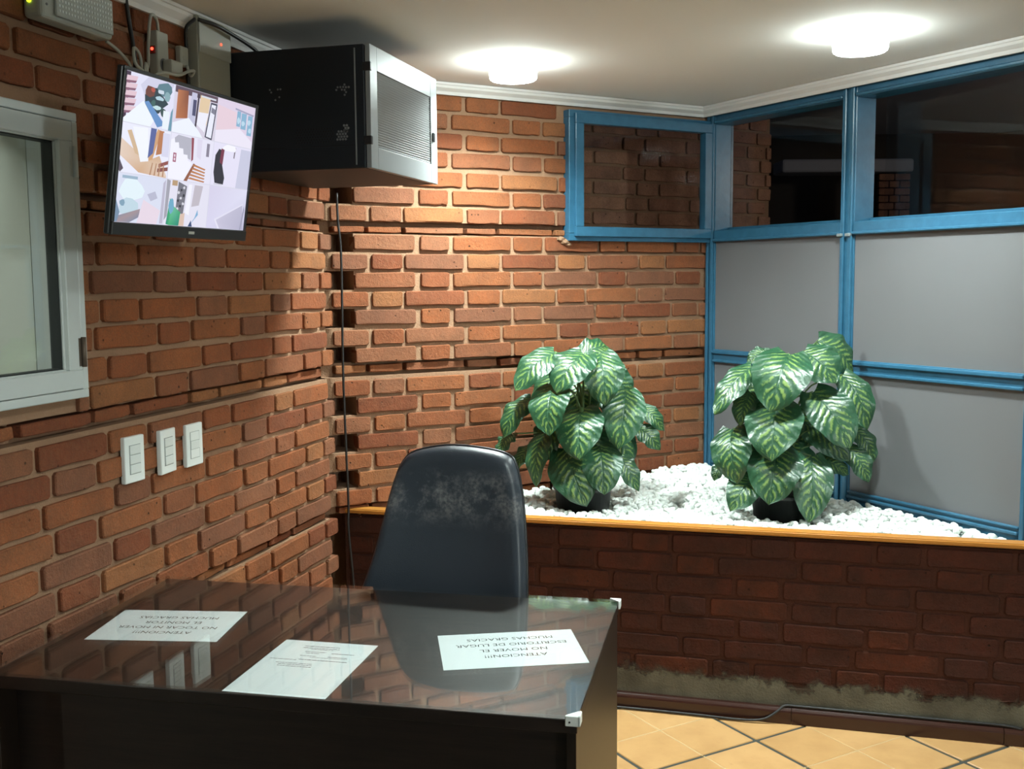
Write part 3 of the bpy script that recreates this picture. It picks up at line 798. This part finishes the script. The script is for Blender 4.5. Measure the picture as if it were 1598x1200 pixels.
rect(c, 0, 0, 1, 1, (226, 226, 246)); sp([(0, 1), (.10, 1), (.06, 0), (0, 0)], (40, 24, 40), c)
for k in range(5): sp([(.03, .92 - k * .15), (.24, .94 - k * .15), (.22, .85 - k * .15), (.02, .82 - k * .15)], (225, 190, 200), c); sp([(.03, .82 - k * .15), (.22, .85 - k * .15), (.20, .80 - k * .15), (.02, .77 - k * .15)], (120, 70, 90), c)
sp([(.30, .80), (.42, .55), (.70, .40), (.98, .95), (.98, 1), (.45, 1)], (205, 205, 228), c)
blob(c, .62, .55, .25, .32, (22, 40, 44), 11, 2); blob(c, .50, .72, .12, .14, (90, 40, 26), 8, 3); blob(c, .56, .76, .05, .06, (170, 60, 40), 7, 4); blob(c, .80, .82, .16, .16, (70, 110, 120), 10, 5)
for k, (x, y, a, b, q) in enumerate(((.70, .62, .10, .05, (170, 205, 215)), (.66, .42, .10, .05, (190, 225, 225)), (.86, .70, .07, .12, (120, 160, 165)), (.58, .50, .05, .08, (40, 80, 70)), (.72, .76, .08, .05, (200, 215, 225)), (.80, .35, .06, .12, (30, 56, 50)))): blob(c, x, y, a, b, q, 8, 10 + k)
sp([(0, .05), (.38, .50), (.62, .14), (.55, 0), (0, 0)], (242, 250, 255), c); sp([(.40, .48), (.48, .52), (.86, .10), (.70, .02)], (80, 130, 190), c); rect(c, .80, .02, .93, .40, (235, 245, 250)); sp([(.93, .0), (1, .0), (1, .5), (.96, .4)], (90, 140, 160), c)
c = (1, 0)   # doorway
rect(c, 0, 0, 1, 1, (214, 206, 222)); rect(c, 0, .86, 1, 1, (70, 50, 60)); sp([(.06, .30), (.32, .36), (.30, .95), (.06, .92)], [(180, 100, 50), (150, 72, 34), (110, 50, 26)], c); sp([(.34, .3), (.50, .22), (.50, .95), (.38, .95)], (190, 190, 215), c)
rect(c, .42, .45, .50, .80, (52, 52, 84)); sp([(.50, .2), (.54, .18), (.56, .95), (.52, .95)], (40, 30, 40), c); sp([(.56, .36), (.78, .30), (.82, .90), (.58, .94)], (226, 196, 150), c); sp([(.54, .28), (.74, .14), (.80, .58), (.57, .56)], (240, 240, 250), c)
sp([(.76, .04), (.94, .0), (1, .84), (.84, .84)], (40, 42, 56), c); sp([(.79, .06), (.92, .04), (.97, .80), (.86, .80)], (236, 238, 250), c); sp([(.86, .62), (.97, .58), (.97, .70), (.87, .74)], (110, 110, 126), c); sp([(0, 0), (.0, .2), (.35, .38), (.60, .15), (.72, 0)], (240, 246, 255), c); rect(c, .60, .90, .96, .94, (210, 215, 225))
c = (2, 0)   # pale room
rect(c, 0, 0, 1, 1, (222, 206, 226)); sp([(0, .85), (.5, .78), (.55, .35), (0, .25)], (232, 204, 214), c); sp([(0, .0), (1, .0), (1, .16), (.62, .42), (0, .26)], (238, 232, 246), c); sp([(.46, .88), (.98, .82), (.96, .78), (.46, .84)], (150, 150, 180), c)
for x0, x1, y0, y1 in ((.52, .62, .46, .82), (.64, .78, .42, .80), (.82, .95, .30, .78)): rect(c, x0, y0, x1, y1, (120, 170, 200))
for x, y in ((.57, .6), (.70, .56), (.86, .62), (.90, .42)): blob(c, x, y, .05, .08, (180, 215, 232), 7, int(x * 100))
c = (0, 1)   # hall
rect(c, 0, 0, 1, 1, (236, 238, 252)); sp([(0, .70), (.55, .30), (.80, .45), (.98, .05), (.98, 0), (.40, .04), (0, .35)], [(228, 202, 178), (214, 178, 140), (206, 160, 116)], c); sp([(.55, .30), (.66, .35), (.80, .98), (.72, 1), (.60, .6)], (206, 150, 96), c); sp([(.72, .45), (.84, .5), (.86, .98), (.76, .98)], (176, 104, 56), c)
sp([(.12, .85), (.20, .88), (.40, .38), (.30, .42)], (206, 172, 128), c); sp([(.22, .95), (.52, .98), (.58, .30), (.42, .26)], (246, 250, 255), c); sp([(.56, .36), (.66, .48), (.70, 1), (.58, 1)], (66, 80, 140), c); sp([(.80, .2), (1, .3), (1, .38), (.80, .28)], (130, 60, 50), c); sp([(.78, .1), (1, .16), (1, .24), (.78, .18)], (120, 60, 50), c); rect(c, .84, .45, .99, .95, (214, 214, 236))
sp([(.0, .30), (.10, .08), (.04, .0), (0, .05)], (60, 50, 60), c)
for k in range(4): sp([(.62 + k * .09, .02), (.65 + k * .09, .02), (.68 + k * .08, .28), (.66 + k * .08, .28)], (170, 120, 80), c)
c = (1, 1)   # stairs
rect(c, 0, 0, 1, 1, (232, 230, 246)); sp([(.02, .84), (.16, .98), (.46, .96), (.48, .48), (.38, .52)], (172, 172, 184), c)
st = [(0, .84), (.08, .90), (.10, .80), (.18, .82), (.20, .70), (.29, .70), (.31, .58), (.40, .58), (.42, .46), (.52, .42), (.40, 0), (0, 0)]
sp(st, (246, 246, 255), c); sp([(.50, .45), (.54, .5), (.52, .98), (.46, .98)], (130, 48, 58), c); rect(c, .08, .38, .15, .58, (150, 66, 90)); rect(c, .10, .49, .13, .55, (236, 220, 230)); rect(c, .10, .41, .13, .47, (236, 220, 230))
sp([(.36, .0), (.56, .42), (.60, .40), (.44, .0)], (130, 66, 36), c)
for k in range(5): sp([(.46 + k * .02, .06 + k * .075), (.84, -.0 + k * .07 + .02), (.86, .03 + k * .07 + .02), (.50 + k * .02, .10 + k * .075)], [(196, 120, 60), (150, 80, 40)], c)
rect(c, .84, .62, .91, .92, (120, 114, 130)); sp([(.62, .58), (.72, .52), (.72, .98), (.60, .98)], (222, 216, 236), c)
c = (2, 1)   # black chair
rect(c, 0, 0, 1, 1, (230, 226, 246)); sp([(.06, .70), (.14, .86), (.22, .84), (.24, .55), (.34, .20), (.32, .04), (.10, .06), (.05, .3)], (22, 22, 26), c); sp([(.18, .55), (.26, .50), (.28, .86), (.20, .88)], (100, 30, 46), c); sp([(.66, .0), (1, .0), (1, .95), (.72, .95)], (196, 198, 220), c); sp([(.53, .7), (.56, .7), (.58, .95), (.54, .95)], (120, 110, 120), c); blob(c, .42, .92, .2, .1, (250, 250, 255), 9, 3); rect(c, .08, .02, .30, .05, (200, 200, 210))
c = (0, 2)   # misty room
rect(c, 0, 0, 1, 1, (216, 222, 240)); blob(c, .30, .68, .26, .26, (228, 246, 250), 11, 6); blob(c, .26, .32, .24, .22, (186, 214, 224), 10, 7); sp([(.05, .12), (.50, .30), (.48, .12), (.30, .0), (.04, .0)], [(120, 124, 140), (150, 128, 130), (112, 118, 140)], c); sp([(.55, .5), (.92, .30), (.86, .0), (.45, .0)], (232, 214, 226), c); sp([(.0, .5), (.10, .2), (.06, .0), (0, .0)], (96, 124, 150), c); rect(c, .10, .90, .40, .96, (140, 170, 190)); sp([(.62, .62), (.78, .70), (.84, .56), (.70, .48)], (176, 178, 200), c); sp([(.92, .02), (.99, .02), (.99, .98), (.94, .9)], (180, 176, 196), c); blob(c, .14, .40, .06, .08, (110, 150, 170), 7, 8)
c = (1, 2)   # person in green
rect(c, 0, 0, 1, 1, (228, 226, 240)); rect(c, .12, .88, .24, 1, (176, 140, 96)); sp([(.24, .3), (.42, .26), (.46, .9), (.26, .98)], (96, 96, 104), c)
for k in range(9): blob(c, .28 + (k % 3) * .06, .38 + k * .06, .03, .04, (26, 26, 30) if k % 2 else (214, 214, 220), 6, k)
sp([(.05, .02), (.10, .60), (.18, .44), (.36, .30), (.34, .0), (.12, .0)], [(0, 116, 90), (40, 160, 90), (90, 190, 140), (30, 150, 80)], c); blob(c, .14, .42, .07, .2, (90, 160, 190), 8, 9); sp([(.34, .0), (.46, .0), (.46, .30), (.36, .26)], (216, 184, 160), c); sp([(.46, .3), (.50, .95), (.58, .95), (.56, .25)], (246, 246, 252), c); sp([(.60, .45), (.78, .5), (.84, .95), (.64, .95)], (186, 178, 186), c); sp([(.58, .0), (.78, .28), (.76, .40), (.70, .2)], (110, 166, 206), c); sp([(.56, .0), (.66, .0), (.62, .14)], (30, 50, 90), c); sp([(0, .1), (.06, .2), (.08, .98), (0, 1)], (150, 150, 160), c)
c = (2, 2)   # empty grey room
sp([(0, 0), (1, 0), (1, 1), (0, 1)], [(214, 210, 236), (190, 188, 214), (222, 222, 242), (212, 206, 230)], c); sp([(.2, .2), (.9, .62), (.98, .0), (.30, .0)], [(196, 192, 214), (180, 178, 200), (170, 168, 192)], c); sp([(.18, .22), (.92, .66), (.92, .62), (.20, .18)], (226, 224, 242), c); sp([(.18, .22), (.22, .22), (.34, .0), (.29, .0)], (230, 228, 244), c); sp([(.88, .0), (.92, .0), (.98, .5), (.95, .6)], (146, 146, 170), c)
for k in (1, 2):
    sp([(k / 3 - .002, 0), (k / 3 + .002, 0), (k / 3 + .002, 1), (k / 3 - .002, 1)], (214, 214, 228)); sp([(0, k / 3 - .003), (1, k / 3 - .003), (1, k / 3 + .003), (0, k / 3 + .003)], (214, 214, 228))
me = bpy.data.meshes.new('screen'); bm.to_mesh(me); bm.free(); me.materials.append(screen_material())
link('screen', me, mon)

# ================================================================== network cabinet
RX0, RX1, RY0, RY1, RZ0, RZ1 = WX + .012, -1.206, 2.868, 3.440, 1.842, 2.188
rack = empty('network_cabinet', (WX, (RY0 + RY1) / 2, RZ0), label='black wall cabinet with a silver perforated door', cat='cabinet')
def rk(mb, name, mat, parent=rack):
    mb.xf(Matrix.Translation((-WX, -(RY0 + RY1) / 2, -RZ0))); return mb.build(name, mat, parent)
body = rk(MB().box(RX0, RX1, RY0, RY1, RZ0, RZ1, .003), 'body', M_rack)
rk(MB().box(RX1 - .030, RX1 - .026, RY0 - .0012, RY0 + .001, RZ0 + .01, RZ1 - .01), 'seam', M_silver, body)
rk(MB().box(RX0, RX1 - .03, RY0 - .001, RY0 + .001, RZ0 + .064, RZ0 + .067), 'seam', M_dark, body)
rk(MB().box(RX1 - .002, RX1 + .002, RY0 + .02, RY1 - .02, RZ0 + .02, RZ1 - .02), 'recess', M_dark, body)
door = MB()
dx0, dx1 = RX1 + .003, RX1 + .018; fy0, fy1, fz0, fz1 = RY0 + .052, RY1 - .060, RZ0 + .062, RZ1 - .068
for a in ((RY0, fy0, RZ0, RZ1), (fy1, RY1, RZ0, RZ1), (fy0, fy1, RZ0, fz0), (fy0, fy1, fz1, RZ1)): door.box(dx0, dx1, *a, .0012)
door = rk(door, 'door', M_silver)
ns = 30
for k in range(ns):
    zc = fz0 + (k + .5) / ns * (fz1 - fz0); h = (fz1 - fz0) / ns
    m = MB().box(-.0012, .0012, fy0, fy1, -h * .42, h * .42, 0, 1, Matrix.Translation((dx0 + .009, 0, zc)) @ Matrix.Rotation(math.radians(38), 4, 'Y'))
    rk(m, 'slat', M_slat, door)
rk(MB().box(dx1, dx1 + .006, RY1 - .052, RY1 - .034, RZ0 + .135, RZ0 + .165, .002), 'lock', M_black_plastic, door)
rk(MB().box(dx0 - .006, dx1 + .003, RY0 - .004, RY0 + .008, RZ0 + .066, RZ0 + .090, .002), 'hinge', M_black_plastic, door)
rk(MB().box(dx0 - .006, dx1 + .003, RY0 - .004, RY0 + .008, RZ1 - .075, RZ1 - .050, .002), 'hinge', M_black_plastic, door)
def hexes(cx_, cz_, nx, nz, pitch, r, mat, keep=1.0, sd=1):
    m = MB(); rr = random.Random(sd)
    for i in range(nx):
        for j in range(nz):
            if rr.random() > keep: continue
            x = cx_ + (i - nx / 2 + (.5 if j % 2 else 0)) * pitch; zz = cz_ + (j - nz / 2) * pitch * .87
            m.tube([(x, RY0 - .0008, zz), (x, RY0 + .001, zz)], r, 6, True, False)
    rk(m, 'vent_holes', mat, body)
hexes(-1.275, RZ0 + .098, 4, 4, .0085, .0036, M_hole, .85, 1); hexes(-1.262, RZ0 + .118, 2, 3, .0085, .0038, M_silver, .8, 4)  # grey and silver discs paint the light showing through the vents
hexes(-1.275, RZ0 + .222, 4, 4, .0085, .0032, M_hole, .6, 2); hexes(-1.258, RZ0 + .232, 2, 3, .0085, .0034, M_hole, .8, 5)
hexes(-1.36, RZ0 + .10, 14, 6, .0085, .003, M_dark, 1, 3); hexes(-1.48, RZ0 + .222, 5, 5, .0085, .003, M_hole, .3, 6)

# ================================================================== things on the left wall
def switch(yc, zc, label, keys, tilt=0., lean=0.):
    e = empty('light_switch', (WX + .002, yc, zc), math.pi / 2, label=label, cat='light switch', group='white wall switches')
    m = MB().box(-.042, .042, -.0085, .006, -.060, .060, .003, 2); m.build('plate', M_plastic, e)
    e.rotation_euler = (0, tilt, math.pi / 2 + lean)
    MB().box(-.0235, .0235, -.0092, -.0080, -.0380, .0380).build('key_gap', M_gap, e)
    zs = [-.037 + 0.0247 * k for k in range(4)]
    for k in range(3):
        if keys[k] == 'k': MB().box(-.022, .022, -.0108, -.0088, zs[k] + .0008, zs[k + 1] - .0008, .001).build('key', M_plastic_key, e)
        else: MB().box(-.022, .022, -.0098, -.0088, zs[k] + .0002, zs[k + 1] - .0002, .0006).build('blank', M_plastic, e)
    return e
switch(2.360, 1.069, 'white switch plate nearest the aluminium window, lowest in view', 'kkk', .01, .0)
switch(2.511, 1.066, 'white switch plate between the other two', 'kkk', 0., .10)
switch(2.641, 1.064, 'white switch plate furthest from the aluminium window', 'bkb')

em = empty('emergency_light', (WX, 2.17, 2.10), label='ivory emergency light with clear ribbed cover above the window', cat='emergency light')
MB().box(.003, .052, -.135, .118, .0, .098, .010, 3).build('case', M_plastic_old, em)
cov = MB().box(.0525, .060, -.095, .108, .010, .090, .003, 2).build('diffuser', plain('ribbed_cover', (.48, .50, .47, 1), .3, bumpk=.5, gscale=120), em)
m = MB()
for k in range(19):
    for j in range(6): m.box(.0600, .0612, -.088 + k * .0102, -.083 + k * .0102, .020 + j * .0112, .0255 + j * .0112)
rb_ = m.build('cover_pattern', M_plastic, cov); rb_['kind'] = 'stuff'
MB().tube([(.022, -.1385, .036), (.022, -.134, .036)], .0045, 10).build('status_light', M_led_green, em)
MB().tube([(.052, -.118, .030), (.0535, -.118, .030)], .003, 8).build('screw', M_hole, em)

ps = empty('power_strip', (WX, 2.529, 2.045), label='ivory power strip with a glowing red switch', cat='power strip')
MB().box(.003, .030, -.026, .026, -.06, .130, .004, 2).build('case', M_plastic_old, ps)
MB().box(.008, .024, -.0290, -.025, .070, .090, .001).build('switch', plain('red_rocker', (.25, .02, .015, 1), .3), ps)
MB().tube([(.016, -.0302, .082), (.016, -.0285, .082)], .004, 10).build('indicator', M_led_red, ps)
for zc in (.045, -.02): MB().tube([(.0305, 0, zc), (.029, 0, zc)], .017, 16).build('socket', M_hole, ps)
tag(MB().box(.031, .060, -.016, .040, -.018, .018, .006, 2).build('plug_adapter', M_plastic_old, None, (WX, 2.535, 2.085)), 'ivory plug pushed into the power strip', 'plug')
js = tag(MB().box(.003, .022, -.019, .019, -.026, .026, .003).tube([(.021, -.004, -.004), (.023, -.004, -.004)], .007, 10).build('wall_socket', M_plastic_old, None, (WX, 2.645, 2.135)), 'small ivory junction box beside the power strip', 'socket')
bx_ = empty('alarm_panel', (WX, 2.79, 1.965), label='beige metal alarm box with a red light beside the cabinet', cat='alarm box')
MB().box(.002, .037, -.101, .070, .0, .292, .003).build('case', M_box, bx_)
MB().box(.0375, .042, -.100, .069, .190, .288, .002).build('cover', M_plastic_old, bx_)
MB().tube([(.0422, .012, .232), (.0445, .012, .232)], .0035, 10).build('status_light', M_led_red, bx_)
def cord_on(parent, pts_list, mat, name, r_=.0045):
    cd = MB()
    for pts in pts_list: cd.tube(arc([Vector(p) - parent.location for p in pts]), r_, 6)
    return cd.build(name, mat, parent)
cord_on(em, [[(WX + .03, 2.288, 2.102), (WX + .035, 2.33, 2.085), (WX + .04, 2.37, 2.055), (WX + .05, 2.385, 2.00)]], M_cord, 'cord')
cord_on(ps, [[(WX + .018, 2.529, 2.172), (WX + .020, 2.518, 2.205), (WX + .025, 2.485, 2.205), (WX + .025, 2.47, 2.13), (WX + .03, 2.458, 2.075), (WX + .04, 2.425, 2.050), (WX + .04, 2.41, 2.00)]], M_cord, 'cord')
js['label'] = 'small ivory junction box with a tangled cord beside the power strip'
cord_on(js, [[(WX + .05, 2.40, 2.03), (WX + .05, 2.395, 2.085), (WX + .05, 2.37, 2.10), (WX + .055, 2.365, 2.065), (WX + .055, 2.395, 2.05), (WX + .06, 2.42, 2.040), (WX + .066, 2.47, 2.058), (WX + .072, 2.53, 2.062), (WX + .060, 2.60, 2.085), (WX + .045, 2.650, 2.095), (WX + .03, 2.655, 2.085), (WX + .025, 2.648, 2.112)],
             [(WX + .06, 2.39, 2.02), (WX + .055, 2.41, 2.07), (WX + .055, 2.415, 2.04), (WX + .055, 2.405, 1.99)]], M_cord, 'cord')
cd = MB(); cd.tube(arc([(WX + .008, 2.40, 2.262), (WX + .010, 2.415, 2.17), (WX + .008, 2.435, 2.09), (WX + .008, 2.44, 1.95)]), .006, 6)
tag(cd.build('black_cable', M_cable), 'black cable dropping from the ceiling left of the power strip', 'cable')
cd = MB(); cd.tube(arc([(WX + .036, 2.68, 2.242), (WX + .02, 2.66, 2.215), (WX + .010, 2.672, 2.17), (WX + .010, 2.676, 2.08), (WX + .010, 2.680, 1.9)]), .005, 6)
tag(cd.build('black_cable', M_cable), 'black cable bending down beside the beige alarm box', 'cable')
cd = MB(); cd.tube(arc([(WX + .040, 2.69, 2.242), (WX + .062, 2.76, 2.236), (WX + .062, 2.93, 2.220), (WX + .06, 3.0, 2.205), (WX + .06, 3.02, 2.197)]), .006, 6)
tag(cd.build('black_cable', M_cable), 'black cable under the cornice above the alarm box', 'cable')

# vertical cable in the corner
cd = MB(); cd.tube(arc([(WX + .030, 3.598, 1.838), (WX + .032, 3.598, 1.74), (WX + .040, 3.602, 1.60), (WX + .038, 3.60, 1.2), (WX + .042, 3.602, .9), (WX + .045, 3.605, .69), (WX + .045, 3.600, .60), (WX + .06, 3.605, .35), (WX + .06, 3.60, .02)], 5), .0048, 6)
tag(cd.build('black_cable', M_cable), 'thin black cable running down the brick corner under the cabinet', 'cable')
cd = MB(); cd.tube(arc([(-1.5, 3.618, .006), (-1.0, 3.616, .006), (-.587, 3.622, .0065), (-.35, 3.622, .0065), (-.18, 3.616, .007), (-.10, 3.622, .014), (-.055, 3.634, .040), (-.03, 3.646, .0585), (.02, 3.650, .0595), (.25, 3.650, .0595), (.5, 3.650, .060), (.66, 3.650, .060), (.72, 3.645, .055)], 6), .0048, 6)
tag(cd.build('black_cable', M_cable), 'black cable lying along the brown ceramic baseboard', 'cable')

# ================================================================== pebble bed
def bed_z(x, y):
    f = max(0, (y - PYF - .03) / 1.15)
    hump = .022 * math.exp(-((x + .42) ** 2 + (y - 4.60) ** 2) / .10)
    hump += .010 * math.exp(-((x - .35) ** 2 + (y - 3.95) ** 2) / .03)
    return .648 + .012 * f + hump + .004 * math.sin(x * 9) * math.sin(y * 11)
bedm = bmesh.new(); gv = {}
def inside(x, y, mrg=0.): return y > PYF + .034 + mrg and (y - x) < (CY - WX) - .012 * R2 - mrg and (x + y) < (K.x + K.y) - .020 * R2 - mrg
tri = [(-1.60, PYF + .02), (.755, PYF + .02), (-.408, 4.83)]
m = MB().prism(tri, .45, .640)
bed = m.build('gravel_bed', M_pebble); tag(bed, kind='structure')
bed.name = 'floor_planter'
rp = random.Random(11)
protos = []
for k in range(8):
    b = bmesh.new(); bmesh.ops.create_icosphere(b, subdivisions=2, radius=1)
    for v in b.verts:
        v.co *= 1 + rp.uniform(-.10, .10)
    sx, sy, sz = rp.uniform(.85, 1.25), rp.uniform(.7, 1.0), rp.uniform(.55, .8)
    for v in b.verts: v.co = Vector((v.co.x * sx, v.co.y * sy, v.co.z * sz))
    for f in b.faces: f.smooth = True
    me = bpy.data.meshes.new('pebble'); b.to_mesh(me); b.free(); me.materials.append(M_pebble); protos.append(me)
pv = [([tuple(v.co) for v in me.vertices], [tuple(p.vertices) for p in me.polygons]) for me in protos]
cand = []
POTS = [(-.79, 3.93, .115), (-.065, 3.945, .105)]
N_P = 0
while N_P < 4600:
    x, y = rp.uniform(-1.6, .76), rp.uniform(PYF + .03, 4.84)
    if not inside(x, y, .008): continue
    if any((x - a) ** 2 + (y - b) ** 2 < (r + .004) ** 2 for a, b, r in POTS): continue
    N_P += 1
    rr = rp.uniform(.0095, .0165); lift = rp.uniform(-.006, .008)
    cand.append((x, y, bed_z(x, y) + lift, rr, rp.uniform(0, math.tau), rp.uniform(-.6, .6), rp.uniform(-.6, .6), rp.randrange(8)))
# the 300 that show largest: nearest to the ledge and clear of the chair
near = sorted([c for c in cand if c[0] > -.93], key=lambda c: (c[1] + .04 * c[0]) - c[2] * 2.2 - c[3] * 4)[:301]
near.pop(283)
ns_ = set(id(c) for c in near)
for i, (x, y, z_, rr, a, b_, c_, k) in enumerate(near):
    o = link('pebble', protos[k], None, (x, y, z_ + .003)); o.rotation_euler = (b_, c_, a); o.scale = (rr, rr, rr)
    tag(o, 'white pebble among those lying closest to the wooden ledge', 'pebble', 'white pebbles along the wooden ledge')
V, F = [], []
for c in cand:
    if id(c) in ns_: continue
    if c[1] < 3.95 and any((c[0] - q[0]) ** 2 + (c[1] - q[1]) ** 2 + (c[2] - q[2]) ** 2 < (.75 * (c[3] + q[3])) ** 2 for q in near): continue
    x, y, z_, rr, a, b_, c_, k = c
    mt = Matrix.Translation((x, y, z_)) @ Euler((b_, c_, a)).to_matrix().to_4x4() @ Matrix.Diagonal((rr, rr, rr, 1))
    o0 = len(V); vs, fs = pv[k]
    V.extend([tuple(mt @ Vector(v)) for v in vs]); F.extend([(p + o0, q_ + o0, r_ + o0) for p, q_, r_ in fs])
me = bpy.data.meshes.new('white_gravel'); me.from_pydata(V, [], F); me.materials.append(M_pebble)
me.polygons.foreach_set('use_smooth', [True] * len(F))
tag(link('white_gravel', me), 'white pebbles filling the rest of the planter', 'gravel', kind='stuff')

# ================================================================== plants
LEAVES_A = [
 (-0.11,0.01,0.59,-0.235,-0.102,0.447,0.127), (0.004,0.009,0.584,-0.076,-0.111,0.444,0.164), (0.058,0.034,0.583,0.094,-0.069,0.398,0.153), (-0.099,-0.042,0.465,-0.089,-0.161,0.291,0.153),
 (-0.002,-0.024,0.381,0.019,-0.161,0.207,0.174), (0.153,0.056,0.443,0.144,-0.062,0.236,0.153), (-0.201,0.008,0.409,-0.29,-0.073,0.262,0.095), (-0.275,-0.005,0.272,-0.315,-0.066,0.193,0.069),
 (0.199,0.144,0.37,0.285,0.168,0.277,0.074), (0.187,0.122,0.293,0.274,0.127,0.208,0.079), (-0.144,-0.01,0.282,-0.155,-0.106,0.091,0.095), (-0.196,0.022,0.226,-0.257,-0.047,0.125,0.074),
 (-0.057,-0.034,0.229,0.039,-0.122,0.028,0.169), (0.066,-0.01,0.239,0.104,-0.121,0.072,0.148), (0.124,0.054,0.197,0.207,0.031,0.063,0.079), (-0.126,0.1,0.496,-0.183,0.056,0.324,0.122),
 (-0.032,0.101,0.46,-0.006,0.059,0.286,0.148), (0.059,0.155,0.444,0.153,0.153,0.278,0.137), (-0.03,0.092,0.57,0.075,0.205,0.584,0.106), (-0.085,0.053,0.339,-0.147,-0.013,0.161,0.132),
 (0.08,0.106,0.312,0.17,0.092,0.147,0.127), (0.005,0.042,0.299,0.037,0.002,0.128,0.143), (0.047,0.148,0.507,0.155,0.187,0.4,0.116)]
LEAVES_B = [
 (0.127,0.182,0.628,0.256,0.246,0.502,0.147), (0.077,0.061,0.597,0.191,0.018,0.486,0.162), (0.025,0.015,0.591,-0.033,-0.125,0.39,0.197), (-0.042,0.08,0.59,-0.126,0.064,0.55,0.066),
 (-0.103,0.027,0.541,-0.229,-0.086,0.375,0.106), (-0.104,0.018,0.448,-0.14,-0.056,0.334,0.091), (-0.014,-0.024,0.415,-0.023,-0.16,0.225,0.192), (0.111,0.045,0.45,0.24,-0.033,0.26,0.167),
 (0.215,0.141,0.506,0.302,0.093,0.31,0.116), (0.077,0.097,0.336,0.242,0.086,0.196,0.126), (0.259,0.164,0.309,0.335,0.172,0.183,0.076), (0.236,0.13,0.241,0.313,0.117,0.115,0.086),
 (0.132,0.088,0.201,0.244,0.091,0.145,0.081), (-0.169,-0.014,0.316,-0.143,-0.109,0.131,0.147), (-0.205,-0.006,0.183,-0.231,-0.029,0.124,0.046), (-0.002,-0.027,0.252,-0.031,-0.158,0.067,0.182),
 (0.11,0.001,0.222,0.103,-0.118,0.003,0.137), (-0.079,-0.038,0.139,-0.164,-0.145,0.035,0.121), (-0.045,0.101,0.496,-0.101,0.074,0.378,0.126), (0.049,0.114,0.376,0.101,0.083,0.239,0.137),
 (0.152,0.163,0.373,0.258,0.179,0.253,0.111), (-0.076,0.055,0.333,-0.118,0.005,0.16,0.126), (0.028,0.056,0.264,0.066,-0.003,0.098,0.142)]
def leaf_mesh(B, T, W, rnd):
    d = T - B; L = d.length; d.normalize()
    outw = Vector((B.x + T.x, B.y + T.y, 0)); outw = outw.normalized() if outw.length > 1e-3 else Vector((0, -1, 0))
    n0 = (outw * .30 + Vector((.0, -.85, .50)))
    n = (n0 - d * n0.dot(d)).normalized(); sd = d.cross(n)
    L2 = L * 1.12; bow = L * rnd.uniform(.14, .24); cup = rnd.uniform(.05, .16); tw = rnd.uniform(-.25, .25); ph = rnd.uniform(0, 6); wav = rnd.uniform(.004, .0085); W *= 1.08
    NV, NU = 16, 10; bm = bmesh.new(); uvl = bm.loops.layers.uv.new('UVMap'); grid = []
    for i in range(NV + 1):
        t = i / NV; row = []
        # heart-like ovate outline with a drawn-out tip
        w = W / 2 * max(0, math.sin(math.pi * min(1, (t * .95 + .05) ** .88))) ** .58
        if t > .90: w *= .55 + .45 * max(0, (1 - t) / .10)
        c0 = B + d * (L * t - L * .05 * math.sin(math.pi * t)) + n * (bow * math.sin(math.pi * min(1, t * .95)) ) * 1.0
        an = tw * t
        s2 = sd * math.cos(an) + n * math.sin(an); n2 = n * math.cos(an) - sd * math.sin(an)
        for j in range(NU + 1):
            u = 2 * j / NU - 1
            back = -.10 * L * (abs(u) ** 1.5) * max(0, 1 - t * 4)        # lobes behind the petiole
            edge = math.sin(t * 17 + ph + (2 if u > 0 else 0)) * wav * abs(u) ** 2
            corr = .0022 * math.cos((t * 8.5 - abs(u) * 2.4) * math.tau) * (1 - abs(u))
            p = c0 + s2 * (u * w) + d * back - n2 * (cup * w * (u * u) * 1.2) + n2 * (.10 * w * abs(u)) + n2 * (edge + corr)
            row.append((bm.verts.new(p), (j / NU, t)))
        grid.append(row)
    for a, b in zip(grid, grid[1:]):
        for j in range(NU):
            q = (a[j], a[j + 1], b[j + 1], b[j]); f = bm.faces.new([v for v, _ in q]); f.smooth = True
            for l, (_, uvc) in zip(f.loops, q): l[uvl].uv = uvc
    me = bpy.data.meshes.new('leaf'); bm.to_mesh(me); bm.free(); me.materials.append(M_leaf); return me
def plant(loc, leaves, label, pr, seed):
    rnd = random.Random(seed)
    e = empty('potted_dieffenbachia', loc, label=label, cat='potted plant')
    MB().lathe([(pr * .82, -.06), (pr * .97, .075), (pr * 1.03, .076), (pr * 1.03, .092), (pr * .97, .093), (pr * .95, .075)], 36).build('pot', M_pot, e)
    MB().lathe([(.001, .084), (pr * .5, .082), (pr * .94, .078)], 24).build('soil', M_soil, e)
    for k in range(4):
        a = k * 1.6; x, y = .02 * math.cos(a), .02 * math.sin(a)
        MB().tube(arc([(x, y, .08), (x * 1.6, y * 1.6, .14), (x * 2.2, y * 2.2, .27 + .04 * k)]), .008, 8).build('cane', M_stem, e)
    for i, (bx, by, bz_, tx, ty, tz, w) in enumerate(leaves):
        B, T = Vector((bx, by, bz_)), Vector((tx, ty, tz))
        lf = link('leaf', leaf_mesh(B, T, w, rnd), e)
        r0 = Vector((rnd.uniform(-.03, .03), rnd.uniform(-.03, .03), max(.085, bz_ * .45)))
        mid = (r0 + B) / 2 + Vector((0, 0, .06 + .05 * B.z)) - Vector((B.x, B.y, 0)) * .15
        MB().tube(arc([r0, mid, B + Vector((0, 0, .004))], 5), [.0042] * 5 + [.0032] * 5 + [.0024], 6).build('leaf_stalk', M_stem, lf)
    return e
plant((-.79, 3.93, .655), LEAVES_A, 'variegated leafy plant in a black pot nearer the chair', .112, 21)
plant((-.065, 3.945, .655), LEAVES_B, 'variegated leafy plant in a black pot before the blue partition', .102, 33)
